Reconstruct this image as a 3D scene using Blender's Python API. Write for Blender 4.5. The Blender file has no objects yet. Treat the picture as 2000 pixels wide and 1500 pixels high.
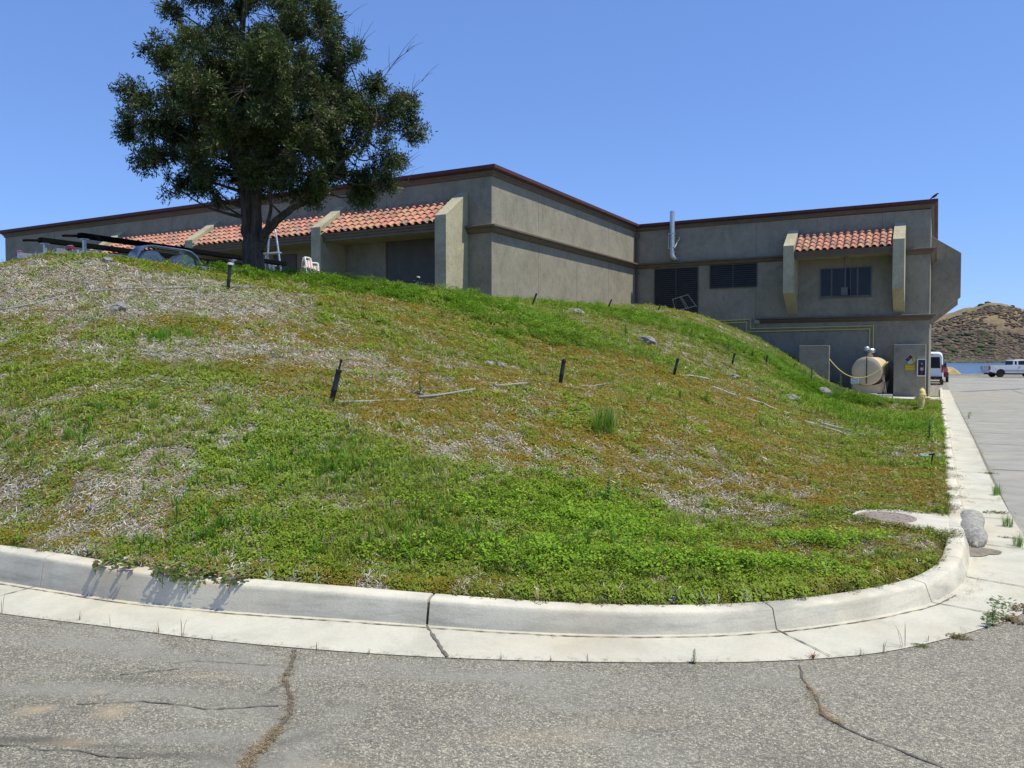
import bpy, bmesh, math, random
import numpy as np
from mathutils import Vector, Matrix, noise as mnoise

random.seed(7)
rng = np.random.default_rng(11)
SC = bpy.context.scene
COL = SC.collection
rad = math.radians

# ------------------------------------------------------------------ camera
F_PX, YAW, PITCH, EYE = 1562.0, rad(28.0), rad(1.76), 1.6
cam_d = bpy.data.cameras.new('camera')
cam = bpy.data.objects.new('camera', cam_d)
COL.objects.link(cam)
cam_d.sensor_width = 36.0
cam_d.lens = F_PX / 2000 * 36.0
cam_d.clip_start = 0.05
cam_d.clip_end = 6000
cam.location = (0, 0, EYE)
cam.rotation_euler = (rad(90) - PITCH, 0, YAW)
SC.camera = cam

# ------------------------------------------------------------------ light
SUN_EL, SUN_AZ = 64.0, 7.0            # azimuth measured from +X towards +Y
S = Vector((math.cos(rad(SUN_EL)) * math.cos(rad(SUN_AZ)),
            math.cos(rad(SUN_EL)) * math.sin(rad(SUN_AZ)), math.sin(rad(SUN_EL))))
sun_d = bpy.data.lights.new('sun', 'SUN')
sun_d.energy = 5.0
sun_d.angle = rad(0.5)
sun_d.color = (1.0, 0.96, 0.80)
sun = bpy.data.objects.new('sun', sun_d)
COL.objects.link(sun)
sun.rotation_euler = S.to_track_quat('Z', 'Y').to_euler()
W = bpy.data.worlds.new('World')
SC.world = W
W.use_nodes = True
nt = W.node_tree
nt.nodes.clear()
sky = nt.nodes.new('ShaderNodeTexSky')
sky.sky_type = 'NISHITA'
sky.sun_disc = False
sky.sun_elevation = rad(SUN_EL)
sky.sun_rotation = math.atan2(S.x, S.y)
sky.altitude = 200
sky.air_density = 1.0
sky.dust_density = 0.0
sky.ozone_density = 4.5
bg = nt.nodes.new('ShaderNodeBackground')
bg.inputs['Strength'].default_value = 0.118
wo = nt.nodes.new('ShaderNodeOutputWorld')
tint = nt.nodes.new('ShaderNodeMix')
tint.data_type = 'RGBA'
tint.blend_type = 'MULTIPLY'
tint.inputs[0].default_value = 1.0
tint.inputs[7].default_value = (1.17, 1.61, 2.56, 1)
gam = nt.nodes.new('ShaderNodeGamma')
gam.inputs[1].default_value = 0.62
nt.links.new(sky.outputs[0], gam.inputs[0])
nt.links.new(gam.outputs[0], tint.inputs[6])
nt.links.new(tint.outputs[2], bg.inputs[0])
nt.links.new(bg.outputs[0], wo.inputs[0])
SC.view_settings.view_transform = 'Standard'
SC.view_settings.look = 'None'
SC.view_settings.exposure = 0.1
SC.view_settings.gamma = 1.0
SC.render.film_transparent = False

# ------------------------------------------------------------------ survey helpers
def ray(u, v):
    x = (u - 1000) / F_PX
    y = -(v - 750) / F_PX
    fw = math.cos(PITCH) + y * math.sin(PITCH)
    up = -math.sin(PITCH) + y * math.cos(PITCH)
    return np.array([x * math.cos(YAW) - fw * math.sin(YAW), x * math.sin(YAW) + fw * math.cos(YAW), up])

def on(ax, val, u, v):
    d = ray(u, v)
    o = np.array([0, 0, EYE])
    return o + (val - o[ax]) / d[ax] * d

def at(u, v, fw):
    """point seen at (u, v) at forward distance fw"""
    d = ray(u, v)
    k = -d[0] * math.sin(YAW) + d[1] * math.cos(YAW)
    return np.array([0, 0, EYE]) + d * (fw / k)

RIGHT = np.array([math.cos(YAW), math.sin(YAW)])
FWD = np.array([-math.sin(YAW), math.cos(YAW)])

def smooth(t):
    t = np.clip(t, 0, 1)
    return t * t * (3 - 2 * t)

def road_z(y):
    return -0.34 * smooth((np.asarray(y, float) - 13) / 46.0)

# ------------------------------------------------------------------ materials
def rgba(c):
    return (c[0], c[1], c[2], 1.0)

class NT:
    def __init__(s, name):
        s.m = bpy.data.materials.new(name)
        s.m.use_nodes = True
        s.t = s.m.node_tree
        s.t.nodes.clear()
        s.out = s.n('ShaderNodeOutputMaterial')
        s.b = s.n('ShaderNodeBsdfPrincipled')
        s.l(s.b.outputs[0], s.out.inputs[0])
        s.tc = s.n('ShaderNodeTexCoord')
        s.obj = s.tc.outputs['Object']
    def n(s, k, **kw):
        q = s.t.nodes.new(k)
        for a, b in kw.items():
            setattr(q, a, b)
        return q
    def l(s, a, b):
        s.t.links.new(a, b)
    def mapping(s, scale=(1, 1, 1), rot=(0, 0, 0), src=None):
        q = s.n('ShaderNodeMapping')
        q.inputs['Scale'].default_value = scale
        q.inputs['Rotation'].default_value = rot
        s.l(src or s.obj, q.inputs[0])
        return q.outputs[0]
    def noise(s, scale, detail=4, rough=.55, src=None, dist=0):
        q = s.n('ShaderNodeTexNoise')
        q.inputs['Scale'].default_value = scale
        q.inputs['Detail'].default_value = detail
        q.inputs['Roughness'].default_value = rough
        q.inputs['Distortion'].default_value = dist
        s.l(src or s.obj, q.inputs[0])
        return q.outputs[0]
    def voro(s, scale, feature='F1', src=None, out='Distance', rand=1):
        q = s.n('ShaderNodeTexVoronoi', feature=feature)
        q.inputs['Scale'].default_value = scale
        q.inputs['Randomness'].default_value = rand
        s.l(src or s.obj, q.inputs[0])
        return q.outputs[out]
    def ramp(s, src, stops, interp='LINEAR'):
        q = s.n('ShaderNodeValToRGB')
        q.color_ramp.interpolation = interp
        e = q.color_ramp.elements
        while len(e) < len(stops):
            e.new(0.5)
        for el, (p, c) in zip(e, stops):
            el.position = p
            el.color = rgba(c) if hasattr(c, '__len__') else (c, c, c, 1)
        s.l(src, q.inputs[0])
        return q.outputs[0]
    def spot(s, cx, cy, rx, ry, rot=0.0, soft=.5, wob=.5):
        """soft ragged stain centred on a ground point, metres"""
        nz = s.n('ShaderNodeTexNoise'); nz.inputs['Scale'].default_value = 3.5; nz.inputs['Detail'].default_value = 5; s.l(s.obj, nz.inputs[0])
        ad = s.n('ShaderNodeVectorMath', operation='MULTIPLY_ADD'); s.l(nz.outputs['Color'], ad.inputs[0]); ad.inputs[1].default_value = (wob * rx, wob * ry, 0); s.l(s.obj, ad.inputs[2])
        m = s.n('ShaderNodeMapping'); m.vector_type = 'TEXTURE'
        m.inputs['Location'].default_value = (cx + wob * rx * .5, cy + wob * ry * .5, 0); m.inputs['Rotation'].default_value = (0, 0, rot); m.inputs['Scale'].default_value = (rx, ry, 1e3)
        s.l(ad.outputs[0], m.inputs[0])
        ln = s.n('ShaderNodeVectorMath', operation='LENGTH'); s.l(m.outputs[0], ln.inputs[0])
        return s.ramp(ln.outputs['Value'], [(max(0, 1 - soft) * .5, 1.0), (1.0, 0.0)])
    def mix(s, fac, a, b, mode='MIX'):
        q = s.n('ShaderNodeMix', data_type='RGBA', blend_type=mode)
        for i, x in ((0, fac), (6, a), (7, b)):
            if hasattr(x, 'is_output') or isinstance(x, bpy.types.NodeSocket):
                s.l(x, q.inputs[i])
            elif i == 0:
                q.inputs[0].default_value = x
            else:
                q.inputs[i].default_value = rgba(x) if hasattr(x, '__len__') else (x, x, x, 1)
        return q.outputs[2]
    def math(s, op, a, b=0.0, clamp=False):
        q = s.n('ShaderNodeMath', operation=op, use_clamp=clamp)
        for i, x in ((0, a), (1, b)):
            if isinstance(x, bpy.types.NodeSocket):
                s.l(x, q.inputs[i])
            else:
                q.inputs[i].default_value = x
        return q.outputs[0]
    def bump(s, h, strength=.4, dist=.01, chain=None):
        q = s.n('ShaderNodeBump')
        q.inputs['Strength'].default_value = strength
        q.inputs['Distance'].default_value = dist
        s.l(h, q.inputs['Height'])
        if chain is not None:
            s.l(chain, q.inputs['Normal'])
        return q.outputs[0]
    def fin(s, col, rough=.8, bump=None, metal=0, spec=.3):
        for k, x in (('Base Color', col), ('Roughness', rough), ('Metallic', metal), ('Specular IOR Level', spec)):
            if isinstance(x, bpy.types.NodeSocket):
                s.l(x, s.b.inputs[k])
            elif k == 'Base Color':
                s.b.inputs[k].default_value = rgba(x)
            else:
                s.b.inputs[k].default_value = x
        if bump is not None:
            s.l(bump, s.b.inputs['Normal'])
        return s.m

def simple(name, c, rough=.6, var=.18, scale=6, metal=0, spec=.35, bump=0, bscale=80, stretch=(1, 1, 1)):
    q = NT(name)
    src = q.mapping(stretch)
    n1 = q.noise(scale, 5, .6, src)
    lo = [x * (1 - var) for x in c]
    hi = [min(1, x * (1 + var)) for x in c]
    col = q.ramp(n1, [(.3, lo), (.7, hi)])
    b = q.bump(q.noise(bscale, 3, .6, src), bump, .01) if bump else None
    r = q.ramp(q.noise(scale * 2.3, 3), [(.3, max(0, rough - .08)), (.7, min(1, rough + .08))])
    return q.fin(col, r, b, metal, spec)

def vcol_mat(name, rough=.6, spec=.3, trans=0.0, bump=0, bscale=200, metal=0):
    q = NT(name)
    a = q.n('ShaderNodeAttribute', attribute_name='col')
    c = a.outputs['Color']
    b = q.bump(q.noise(bscale, 3), bump, .01) if bump else None
    q.fin(c, rough, b, metal, spec)
    if trans:
        tr = q.n('ShaderNodeBsdfTranslucent')
        q.l(q.mix(.5, c, (.25, .4, .03), 'MULTIPLY'), tr.inputs[0])
        q.l(c, tr.inputs[0])
        mx = q.n('ShaderNodeMixShader')
        mx.inputs[0].default_value = trans
        q.l(q.b.outputs[0], mx.inputs[1])
        q.l(tr.outputs[0], mx.inputs[2])
        q.l(mx.outputs[0], q.out.inputs[0])
    return q.m

def stucco(name, c):
    q = NT(name)
    blot = q.noise(.9, 6, .7, dist=.6)
    mid = q.noise(5.5, 6, .75, q.mapping((1, 1, .6)), dist=.4)
    speck = q.noise(22, 4, .75)
    lo = [x * .80 for x in c]
    hi = [min(1, x * 1.15) for x in c]
    col = q.ramp(blot, [(.3, lo), (.5, c), (.72, hi)])
    col = q.mix(.8, col, q.ramp(mid, [(.32, .74), (.46, .95), (.56, 1.03), (.7, 1.10)]), 'MULTIPLY')
    col = q.mix(.7, col, q.ramp(speck, [(.32, .72), (.5, 1.0), (.66, 1.12)]), 'MULTIPLY')
    b = q.bump(q.noise(90, 4, .75), .45, .012)
    b = q.bump(q.noise(9, 5, .65), .4, .03, b)
    return q.fin(col, .93, b, 0, .12)

M = {}
M['stucco'] = stucco('stucco', (.272, .248, .192))
M['stucco_trim'] = stucco('stucco_trim', (.41, .37, .255))
M['cap'] = simple('coping_paint', (.075, .026, .024), .6, .2, 3)
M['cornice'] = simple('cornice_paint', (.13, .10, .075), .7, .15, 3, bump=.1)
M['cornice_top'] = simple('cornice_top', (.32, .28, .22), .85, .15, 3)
M['door'] = simple('door_paint', (.085, .075, .062), .55, .12, 2)
M['louver'] = simple('louver_metal', (.05, .05, .048), .55, .2, 4)
M['black'] = simple('black_plastic', (.018, .018, .018), .5, .25, 12)
M['carpet'] = simple('black_carpet', (.008, .008, .009), 1.0, .3, 30, spec=.04, bump=.4, bscale=300)
M['rubber'] = simple('rubber', (.02, .02, .02), .85, .2, 12)
M['galv'] = simple('galvanised_steel', (.50, .52, .54), .42, .14, 7, metal=.75)
M['alu'] = simple('aluminium', (.6, .6, .6), .38, .1, 5, metal=.85)
M['canvas'] = simple('tyre_cover_cloth', (.62, .63, .66), .85, .12, 5, bump=.5, bscale=7, stretch=(1, 1, 3))
M['red'] = simple('red_lens', (.30, .02, .025), .25, .1, 5)
M['orange'] = simple('orange_stripe', (.62, .30, .20), .5, .1, 5)
M['white'] = simple('white_plastic', (.72, .72, .70), .5, .06, 5)
M['conc_pad'] = simple('pale_concrete', (.50, .46, .38), .9, .15, 5, bump=.3, bscale=60)
M['yellow'] = simple('hydrant_paint', (.72, .58, .22), .55, .22, 14, bump=.15)
M['yellow_sign'] = simple('sign_yellow', (.62, .50, .03), .5, .06, 8)
M['rope'] = simple('yellow_rope', (.62, .52, .14), .8, .2, 30)
M['pipe_yellow'] = simple('gas_pipe_yellow', (.55, .48, .16), .55, .1, 8)
M['tank'] = simple('tank_paint', (.60, .48, .33), .5, .08, 2)
M['tank_dark'] = simple('tank_band', (.10, .07, .05), .6, .1, 2)
M['ink'] = simple('black_ink', (.01, .01, .01), .6, .1, 5)
M['blue'] = simple('sign_blue', (.012, .07, .15), .5, .1, 5)
M['white_sign'] = simple('sign_white', (.42, .42, .38), .5, .06, 5)
M['red_dark'] = simple('extinguisher_red', (.13, .02, .03), .4, .1, 5)
M['grey_glass'] = simple('cabinet_inside', (.05, .05, .065), .4, .2, 8)
M['sign_red'] = simple('sign_red', (.13, .012, .012), .5, .1, 5)
M['van'] = simple('van_paint', (.74, .76, .78), .28, .03, 2, spec=.5)
M['truck'] = simple('truck_paint', (.50, .52, .54), .3, .03, 2, metal=.15, spec=.5)
M['maroon'] = simple('maroon_paint', (.12, .015, .02), .3, .05, 2, spec=.5)
M['glassd'] = simple('dark_glass', (.012, .014, .017), .22, .1, 2, spec=.25)
M['window_glass'] = simple('window_glass', (.018, .022, .027), .18, .2, 2, spec=.25)
M['wframe'] = simple('window_frame', (.11, .12, .12), .5, .1, 4, metal=.3)
M['plate'] = simple('number_plate', (.6, .6, .58), .5, .05, 5)
M['green_lid'] = simple('green_plastic', (.16, .30, .22), .6, .15, 10)
M['pvc'] = simple('weathered_pipe', (.24, .225, .20), .7, .2, 8)
M['pvc_white'] = simple('white_pipe', (.42, .41, .38), .6, .12, 8)
M['iron'] = simple('rusty_cast_iron', (.25, .20, .17), .75, .25, 14, metal=.2, bump=.6, bscale=40)
M['bird'] = simple('bird_feathers', (.02, .02, .022), .7, .1, 20)
M['soffit'] = stucco('soffit_stucco', (.42, .36, .25))

# ------------------------------------------------------------------ object helpers
def tag(o, label=None, cat=None, group=None, kind=None):
    if label: o['label'] = label
    if cat: o['category'] = cat
    if group: o['group'] = group
    if kind: o['kind'] = kind
    return o

def empty(name, loc, label, cat, group=None, rz=0.0, rot=None):
    o = bpy.data.objects.new(name, None)
    COL.objects.link(o)
    o.location = Vector(loc)
    o.rotation_euler = rot if rot else (0, 0, rz)
    o.empty_display_size = .2
    return tag(o, label, cat, group)

def linkmesh(name, me, mats, parent=None, loc=None, shade=False, bevel=0.0):
    if not isinstance(mats, (list, tuple)):
        mats = [mats]
    for m in mats:
        me.materials.append(m)
    o = bpy.data.objects.new(name, me)
    COL.objects.link(o)
    if loc is not None:
        o.location = Vector(loc)
    if parent is not None:
        o.parent = parent
    if shade:
        me.polygons.foreach_set('use_smooth', [True] * len(me.polygons))
    if bevel:
        b = o.modifiers.new('bevel', 'BEVEL')
        b.width = bevel
        b.segments = 2
        b.limit_method = 'ANGLE'
        b.angle_limit = rad(40)
    return o

class MB:
    """collects shapes into one mesh"""
    def __init__(s):
        s.v, s.f, s.mi, s.c = [], [], [], []
    def add(s, vs, fs, mi=0, col=None):
        k = len(s.v)
        s.v.extend([tuple(map(float, p)) for p in vs])
        s.f.extend([tuple(i + k for i in f) for f in fs])
        s.mi.extend([mi] * len(fs))
        s.c.extend([col or (1, 1, 1)] * len(vs))
        return s
    def box(s, a, b, mi=0, mat=None, col=None):
        (x0, y0, z0), (x1, y1, z1) = a, b
        vs = [(x0, y0, z0), (x1, y0, z0), (x1, y1, z0), (x0, y1, z0), (x0, y0, z1), (x1, y0, z1), (x1, y1, z1), (x0, y1, z1)]
        if mat is not None:
            vs = [tuple(mat @ Vector(p)) for p in vs]
        return s.add(vs, [(0, 3, 2, 1), (4, 5, 6, 7), (0, 1, 5, 4), (1, 2, 6, 5), (2, 3, 7, 6), (3, 0, 4, 7)], mi, col)
    def prism(s, pts, axis, a0, a1, mi=0, col=None):
        """pts: polygon in the two other axes (cyclic order x->(y,z), y->(x,z), z->(x,y))"""
        n = len(pts)
        def mk(p, a):
            if axis == 0: return (a, p[0], p[1])
            if axis == 1: return (p[0], a, p[1])
            return (p[0], p[1], a)
        vs = [mk(p, a0) for p in pts] + [mk(p, a1) for p in pts]
        fs = [tuple(range(n))[::-1], tuple(range(n, 2 * n))] + [(i, (i + 1) % n, n + (i + 1) % n, n + i) for i in range(n)]
        return s.add(vs, fs, mi, col)
    def tube(s, path, radii, seg=8, mi=0, col=None, caps=True):
        path = [Vector(p) for p in path]
        if not hasattr(radii, '__len__'):
            radii = [radii] * len(path)
        vs, fs = [], []
        prev = None
        for i, p in enumerate(path):
            a = path[max(0, i - 1)]
            b = path[min(len(path) - 1, i + 1)]
            t = (b - a).normalized() if (b - a).length > 1e-9 else Vector((0, 0, 1))
            if prev is None:
                n = t.orthogonal().normalized()
            else:
                n = (prev - t * prev.dot(t))
                n = n.normalized() if n.length > 1e-6 else t.orthogonal().normalized()
            prev = n
            bn = t.cross(n)
            for k in range(seg):
                an = 2 * math.pi * k / seg
                vs.append(p + (n * math.cos(an) + bn * math.sin(an)) * radii[i])
        for i in range(len(path) - 1):
            for k in range(seg):
                k2 = (k + 1) % seg
                fs.append((i * seg + k, i * seg + k2, (i + 1) * seg + k2, (i + 1) * seg + k))
        if caps:
            fs.append(tuple(range(seg))[::-1])
            fs.append(tuple((len(path) - 1) * seg + k for k in range(seg)))
        return s.add(vs, fs, mi, col)
    def lathe(s, prof, c=(0, 0, 0), axis='z', seg=24, mi=0):
        """prof: (r, h) list along the axis"""
        vs, fs = [], []
        for r, h in prof:
            for k in range(seg):
                a = 2 * math.pi * k / seg
                x, y = r * math.cos(a), r * math.sin(a)
                p = {'z': (x, y, h), 'y': (x, h, y), 'x': (h, x, y)}[axis]
                vs.append((p[0] + c[0], p[1] + c[1], p[2] + c[2]))
        n = len(prof)
        for i in range(n - 1):
            for k in range(seg):
                k2 = (k + 1) % seg
                fs.append((i * seg + k, i * seg + k2, (i + 1) * seg + k2, (i + 1) * seg + k))
        fs.append(tuple(range(seg))[::-1])
        fs.append(tuple((n - 1) * seg + k for k in range(seg)))
        return s.add(vs, fs, mi)
    def build(s, name, mats, parent=None, loc=None, shade=False, bevel=0.0, label=None, vcol=False, fix=True):
        me = bpy.data.meshes.new(name)
        me.from_pydata(s.v, [], s.f)
        me.polygons.foreach_set('material_index', s.mi)
        if vcol:
            a = me.color_attributes.new('col', 'FLOAT_COLOR', 'POINT')
            a.data.foreach_set('color', np.array([(c[0], c[1], c[2], 1) for c in s.c], np.float32).ravel())
        if fix:
            bm = bmesh.new()
            bm.from_mesh(me)
            bmesh.ops.recalc_face_normals(bm, faces=bm.faces)
            bm.to_mesh(me)
            bm.free()
        if shade:
            for p in me.polygons:
                p.use_smooth = True
        me.update()
        o = linkmesh(name, me, mats, parent, loc, False, bevel)
        if label: o['label'] = label
        return o

def smooth_by_angle(o, ang=40):
    me = o.data
    me.polygons.foreach_set('use_smooth', [True] * len(me.polygons))
    me.update()
    try:
        me.set_sharp_from_angle(angle=rad(ang))
    except Exception:
        pass
    return o

def fast_mesh(name, V, Q, colv, mat):
    """numpy quads -> mesh"""
    me = bpy.data.meshes.new(name)
    nv, nf = len(V), len(Q)
    k = Q.shape[1]
    me.vertices.add(nv)
    me.vertices.foreach_set('co', V.astype(np.float32).ravel())
    me.loops.add(nf * k)
    me.loops.foreach_set('vertex_index', Q.astype(np.int32).ravel())
    me.polygons.add(nf)
    me.polygons.foreach_set('loop_start', np.arange(0, nf * k, k, dtype=np.int32))
    me.polygons.foreach_set('loop_total', np.full(nf, k, np.int32))
    me.update(calc_edges=True)
    a = me.color_attributes.new('col', 'FLOAT_COLOR', 'POINT')
    c4 = np.ones((nv, 4), np.float32)
    c4[:, :3] = colv
    a.data.foreach_set('color', c4.ravel())
    me.materials.append(mat)
    return me

def text_mesh(txt, size, name, mat, parent, loc, rot, extrude=.002, align='CENTER'):
    cu = bpy.data.curves.new('lettering', 'FONT')
    cu.body = txt
    cu.size = size
    cu.extrude = extrude
    cu.align_x = align
    cu.align_y = 'CENTER'
    t = bpy.data.objects.new('lettering_source', cu)
    COL.objects.link(t)
    dg = bpy.context.evaluated_depsgraph_get()
    me = bpy.data.meshes.new_from_object(t.evaluated_get(dg))
    bpy.data.objects.remove(t)
    me.materials.clear()
    o = linkmesh(name, me, mat, parent, loc)
    o.rotation_euler = rot
    return o

# numpy fbm noise
_perm = rng.random((256, 256))
def vnoise(x, y):
    xi, yi = np.floor(x).astype(int), np.floor(y).astype(int)
    fx, fy = x - xi, y - yi
    fx, fy = fx * fx * (3 - 2 * fx), fy * fy * (3 - 2 * fy)
    g = lambda a, b: _perm[a & 255, b & 255]
    return (g(xi, yi) * (1 - fx) + g(xi + 1, yi) * fx) * (1 - fy) + (g(xi, yi + 1) * (1 - fx) + g(xi + 1, yi + 1) * fx) * fy
def fbm(x, y, sc, oct=4, gain=.55):
    t, a, n = 0, 1, 0
    for i in range(oct):
        t = t + a * vnoise(x * sc + 17.3 * i, y * sc + 9.1 * i)
        n += a
        a *= gain
        sc *= 2.03
    return t / n

# ------------------------------------------------------------------ kerb line
def rdz(u, v):
    z = 0.0
    for _ in range(6):
        p = on(2, z, u, v)
        z = float(road_z(p[1]))
    return p
kerb_px = [(0, 1138), (245, 1176), (430, 1195), (700, 1214), (833, 1224), (1050, 1238), (1300, 1243), (1517, 1233), (1700, 1208), (1820, 1179), (1876, 1146), (1893, 1105)]
kp = [rdz(*p)[:2] for p in kerb_px]
dirl = np.array(kp[0]) - np.array(kp[1])
dirl = dirl / np.linalg.norm(dirl)
left = [np.array(kp[0]) + dirl * d + np.array([0, -.004 * d * d * 0]) for d in (30, 16, 8, 4)]
KX = .27
kerb_pts = [tuple(p) for p in left] + [tuple(p) for p in kp] + [(KX, 8.2), (KX, 12), (KX, 18), (KX, 26), (KX + .02, 36), (KX + .04, 50), (KX + .05, 58)]
gut_px = [(0, 1199), (200, 1224), (430, 1253), (700, 1276), (870, 1286), (1050, 1292), (1300, 1295.5), (1500, 1293), (1700, 1279), (1860, 1246), (1926, 1226), (2000, 1198)]
gp = [rdz(*p)[:2] for p in gut_px]
dl2 = dirl
gleft = [np.array(gp[0]) + dl2 * d for d in (30, 16, 8, 4)]
gut_pts = [tuple(p) for p in gleft] + [tuple(p) for p in gp] + [(.74, 7.4), (.70, 9.0), (.66, 12), (.66, 18), (.66, 26), (.68, 36), (.70, 50), (.70, 58)]

def catmull(pts, step=.12):
    P = [np.array(p, float) for p in pts]
    P = [2 * P[0] - P[1]] + P + [2 * P[-1] - P[-2]]
    out = []
    for i in range(1, len(P) - 2):
        L = np.linalg.norm(P[i + 1] - P[i])
        n = max(2, int(L / step))
        for k in range(n):
            t = k / n
            a, b, c, d = P[i - 1], P[i], P[i + 1], P[i + 2]
            # centripetal-ish: scale tangents by segment length
            la, lc = np.linalg.norm(b - a) + 1e-6, np.linalg.norm(d - c) + 1e-6
            m1 = ((c - b) / L + (b - a) / la) * .5 * L
            m2 = ((d - c) / lc + (c - b) / L) * .5 * L
            t2, t3 = t * t, t * t * t
            out.append((2 * t3 - 3 * t2 + 1) * b + (t3 - 2 * t2 + t) * m1 + (-2 * t3 + 3 * t2) * c + (t3 - t2) * m2)
    out.append(P[-2])
    return np.array(out)
KC = catmull(kerb_pts)
GC = catmull(gut_pts)
kt = np.gradient(KC, axis=0)
kt /= np.linalg.norm(kt, axis=1)[:, None]
KN = np.stack([-kt[:, 1], kt[:, 0]], 1)      # pointing to the hill (left of travel)
KS = np.concatenate([[0], np.cumsum(np.linalg.norm(np.diff(KC, axis=0), axis=1))])

def kerb_h(x, y):
    """kerb height: 0.2 at the left falling to 0.13 round the corner"""
    return .128 + .085 * smooth((-x - 1.0) / 5.0)

# ------------------------------------------------------------------ hill height field (thin plate through surveyed points)
ctrl = []
for i in range(0, len(KC), 18):
    q = KC[i] + KN[i] * .17
    if q[0] < -34: continue
    ctrl.append((q[0], q[1], float(road_z(q[1]) + kerb_h(*KC[i]))))
def cp(u, v, fw):
    p = at(u, v, fw)
    ctrl.append(tuple(p))
for a in [(645, 790, 8.9), (1097, 752, 12.5), (1315, 735, 17), (1430, 714, 22.5), (1497, 712, 26), (445, 568, 14.2), (445, 690, 10.6),
          (100, 620, 11.6), (100, 800, 8.0), (100, 950, 6.6), (100, 507, 15.3), (290, 525, 16.2), (480, 541, 17.2), (620, 549, 18.6),
          (780, 562, 20.5), (960, 588, 24), (1040, 599, 25), (1190, 603, 30), (1370, 627, 33), (1450, 657, 35), (1560, 711, 37),
          (1620, 747, 37.5), (1720, 772, 37.5), (1250, 668, 22), (960, 690, 14.8), (800, 650, 14.2), (1250, 800, 11), (1500, 850, 13),
          (1690, 857, 15.5), (800, 950, 7.0), (1200, 1000, 7.3), (1500, 1000, 7.9), (1700, 1000, 8.3), (1750, 822, 25), (1600, 800, 25), (1400, 780, 16.5),
          (1600, 764, 33), (1700, 783, 32), (1500, 704, 33), (1560, 742, 33), (1660, 770, 35), (1780, 795, 31), (200, 514, 15.7), (290, 528, 17), (350, 533, 17), (100, 514, 15), (200, 518, 15)]:
    cp(*a)
for yy in (13, 16, 19, 22, 25, 28, 31, 34.5):
    ctrl.append((-.6, yy, float(road_z(yy)) + .11))
    ctrl.append((-1.6, yy, float(road_z(yy)) + .17))
for p in [(-17, 11, 3.41), (-17, 13.5, 3.41), (-18.5, 12.5, 3.41), (-16, 15.5, 3.6), (-17.8, 18, 3.45), (-15.3, 21, 3.66), (-14.6, 25, 3.75), (-14.5, 32, 3.85), (-14.3, 41, 3.85),
          (-11, 41, 3.55), (-8.5, 41, 2.75), (-5.8, 41, 1.4), (-4, 41, .35), (-2.5, 41, 0.0), (-.2, 41, -.1), (-20, 25, 3.7), (-26, 25, 3.7), (-33, 25, 3.7), (-44, 25, 3.7), (-24, 14, 3.6), (-30, 12, 3.6),
          (-36, 14, 3.65), (-46, 14, 3.7), (-22, 9.6, 3.4), (-30, 9.6, 3.3), (-45, 9.6, 3.2), (-22, 5.5, 1.2), (-34, 5, 1.1), (-47, 5, 1.1), (-55, 25, 3.7), (-55, 12, 3.6), (-35, .7, .2), (-55, -1.3, .2)]:
    ctrl.append(p)
CT = np.array(ctrl)
def tps(r2):
    return np.where(r2 > 1e-12, r2 * np.log(r2 + 1e-12), 0)
_n = len(CT)
_K = tps(((CT[:, None, :2] - CT[None, :, :2]) ** 2).sum(-1)) + np.eye(_n) * .35
_P = np.concatenate([np.ones((_n, 1)), CT[:, :2]], 1)
_A = np.block([[_K, _P], [_P.T, np.zeros((3, 3))]])
_w = np.linalg.solve(_A, np.concatenate([CT[:, 2], np.zeros(3)]))
GX = np.concatenate([np.arange(-60, -20, .5), np.arange(-20, .5, .1)])
GY = np.arange(-2.6, 42.05, .1)
gx, gy = np.meshgrid(GX, GY, indexing='ij')
gz = np.zeros_like(gx)
for i in range(0, len(GX), 20):
    q = np.stack([gx[i:i + 20].ravel(), gy[i:i + 20].ravel()], 1)
    kk = tps(((q[:, None, :] - CT[None, :, :2]) ** 2).sum(-1))
    gz[i:i + 20] = (kk @ _w[:_n] + _w[_n] + q @ _w[_n + 1:]).reshape(gx[i:i + 20].shape)
# distance inward from the kerb back, used to seat the edge of the soil on the kerb top
edge = np.full(gx.shape, 99.0)
side = np.ones(gx.shape)
KB = KC + KN * .16
for i in range(0, len(KB), 3):
    dx, dy = gx - KB[i, 0], gy - KB[i, 1]
    d = np.hypot(dx, dy)
    m = d < edge
    edge[m] = d[m]
    side[m] = np.sign(dx * KN[i, 0] + dy * KN[i, 1])[m]
sd = edge * side
kz = road_z(gy) + kerb_h(gx, gy) - .012
bumps = (fbm(gx, gy, .55, 3) - .5) * .22 + (fbm(gx + 40, gy, 2.2, 3) - .5) * .07
gz = gz + bumps * smooth((sd - .2) / 1.5)
gz = kz + (gz - kz) * smooth(sd / .9) * (sd > 0) + .018 * smooth(sd / .15)
gz = np.where(sd <= 0.0, kz - .03 - .25 * smooth(-sd / .06), gz)

# level the soil round the manhole slab
ZSLAB = float(road_z(7.5)) + .142
_m = on(2, ZSLAB, 1731, 1010)
_dx = np.maximum(np.maximum(_m[0] - .1 - gx, gx - .2), 0)
_dy = np.maximum(abs(gy - _m[1]) - .42, 0)
_w = (1 - smooth((np.hypot(_dx, _dy) - .22) / .8)) * (sd > .12)
gz = gz * (1 - _w) + (ZSLAB - .022) * _w

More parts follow.
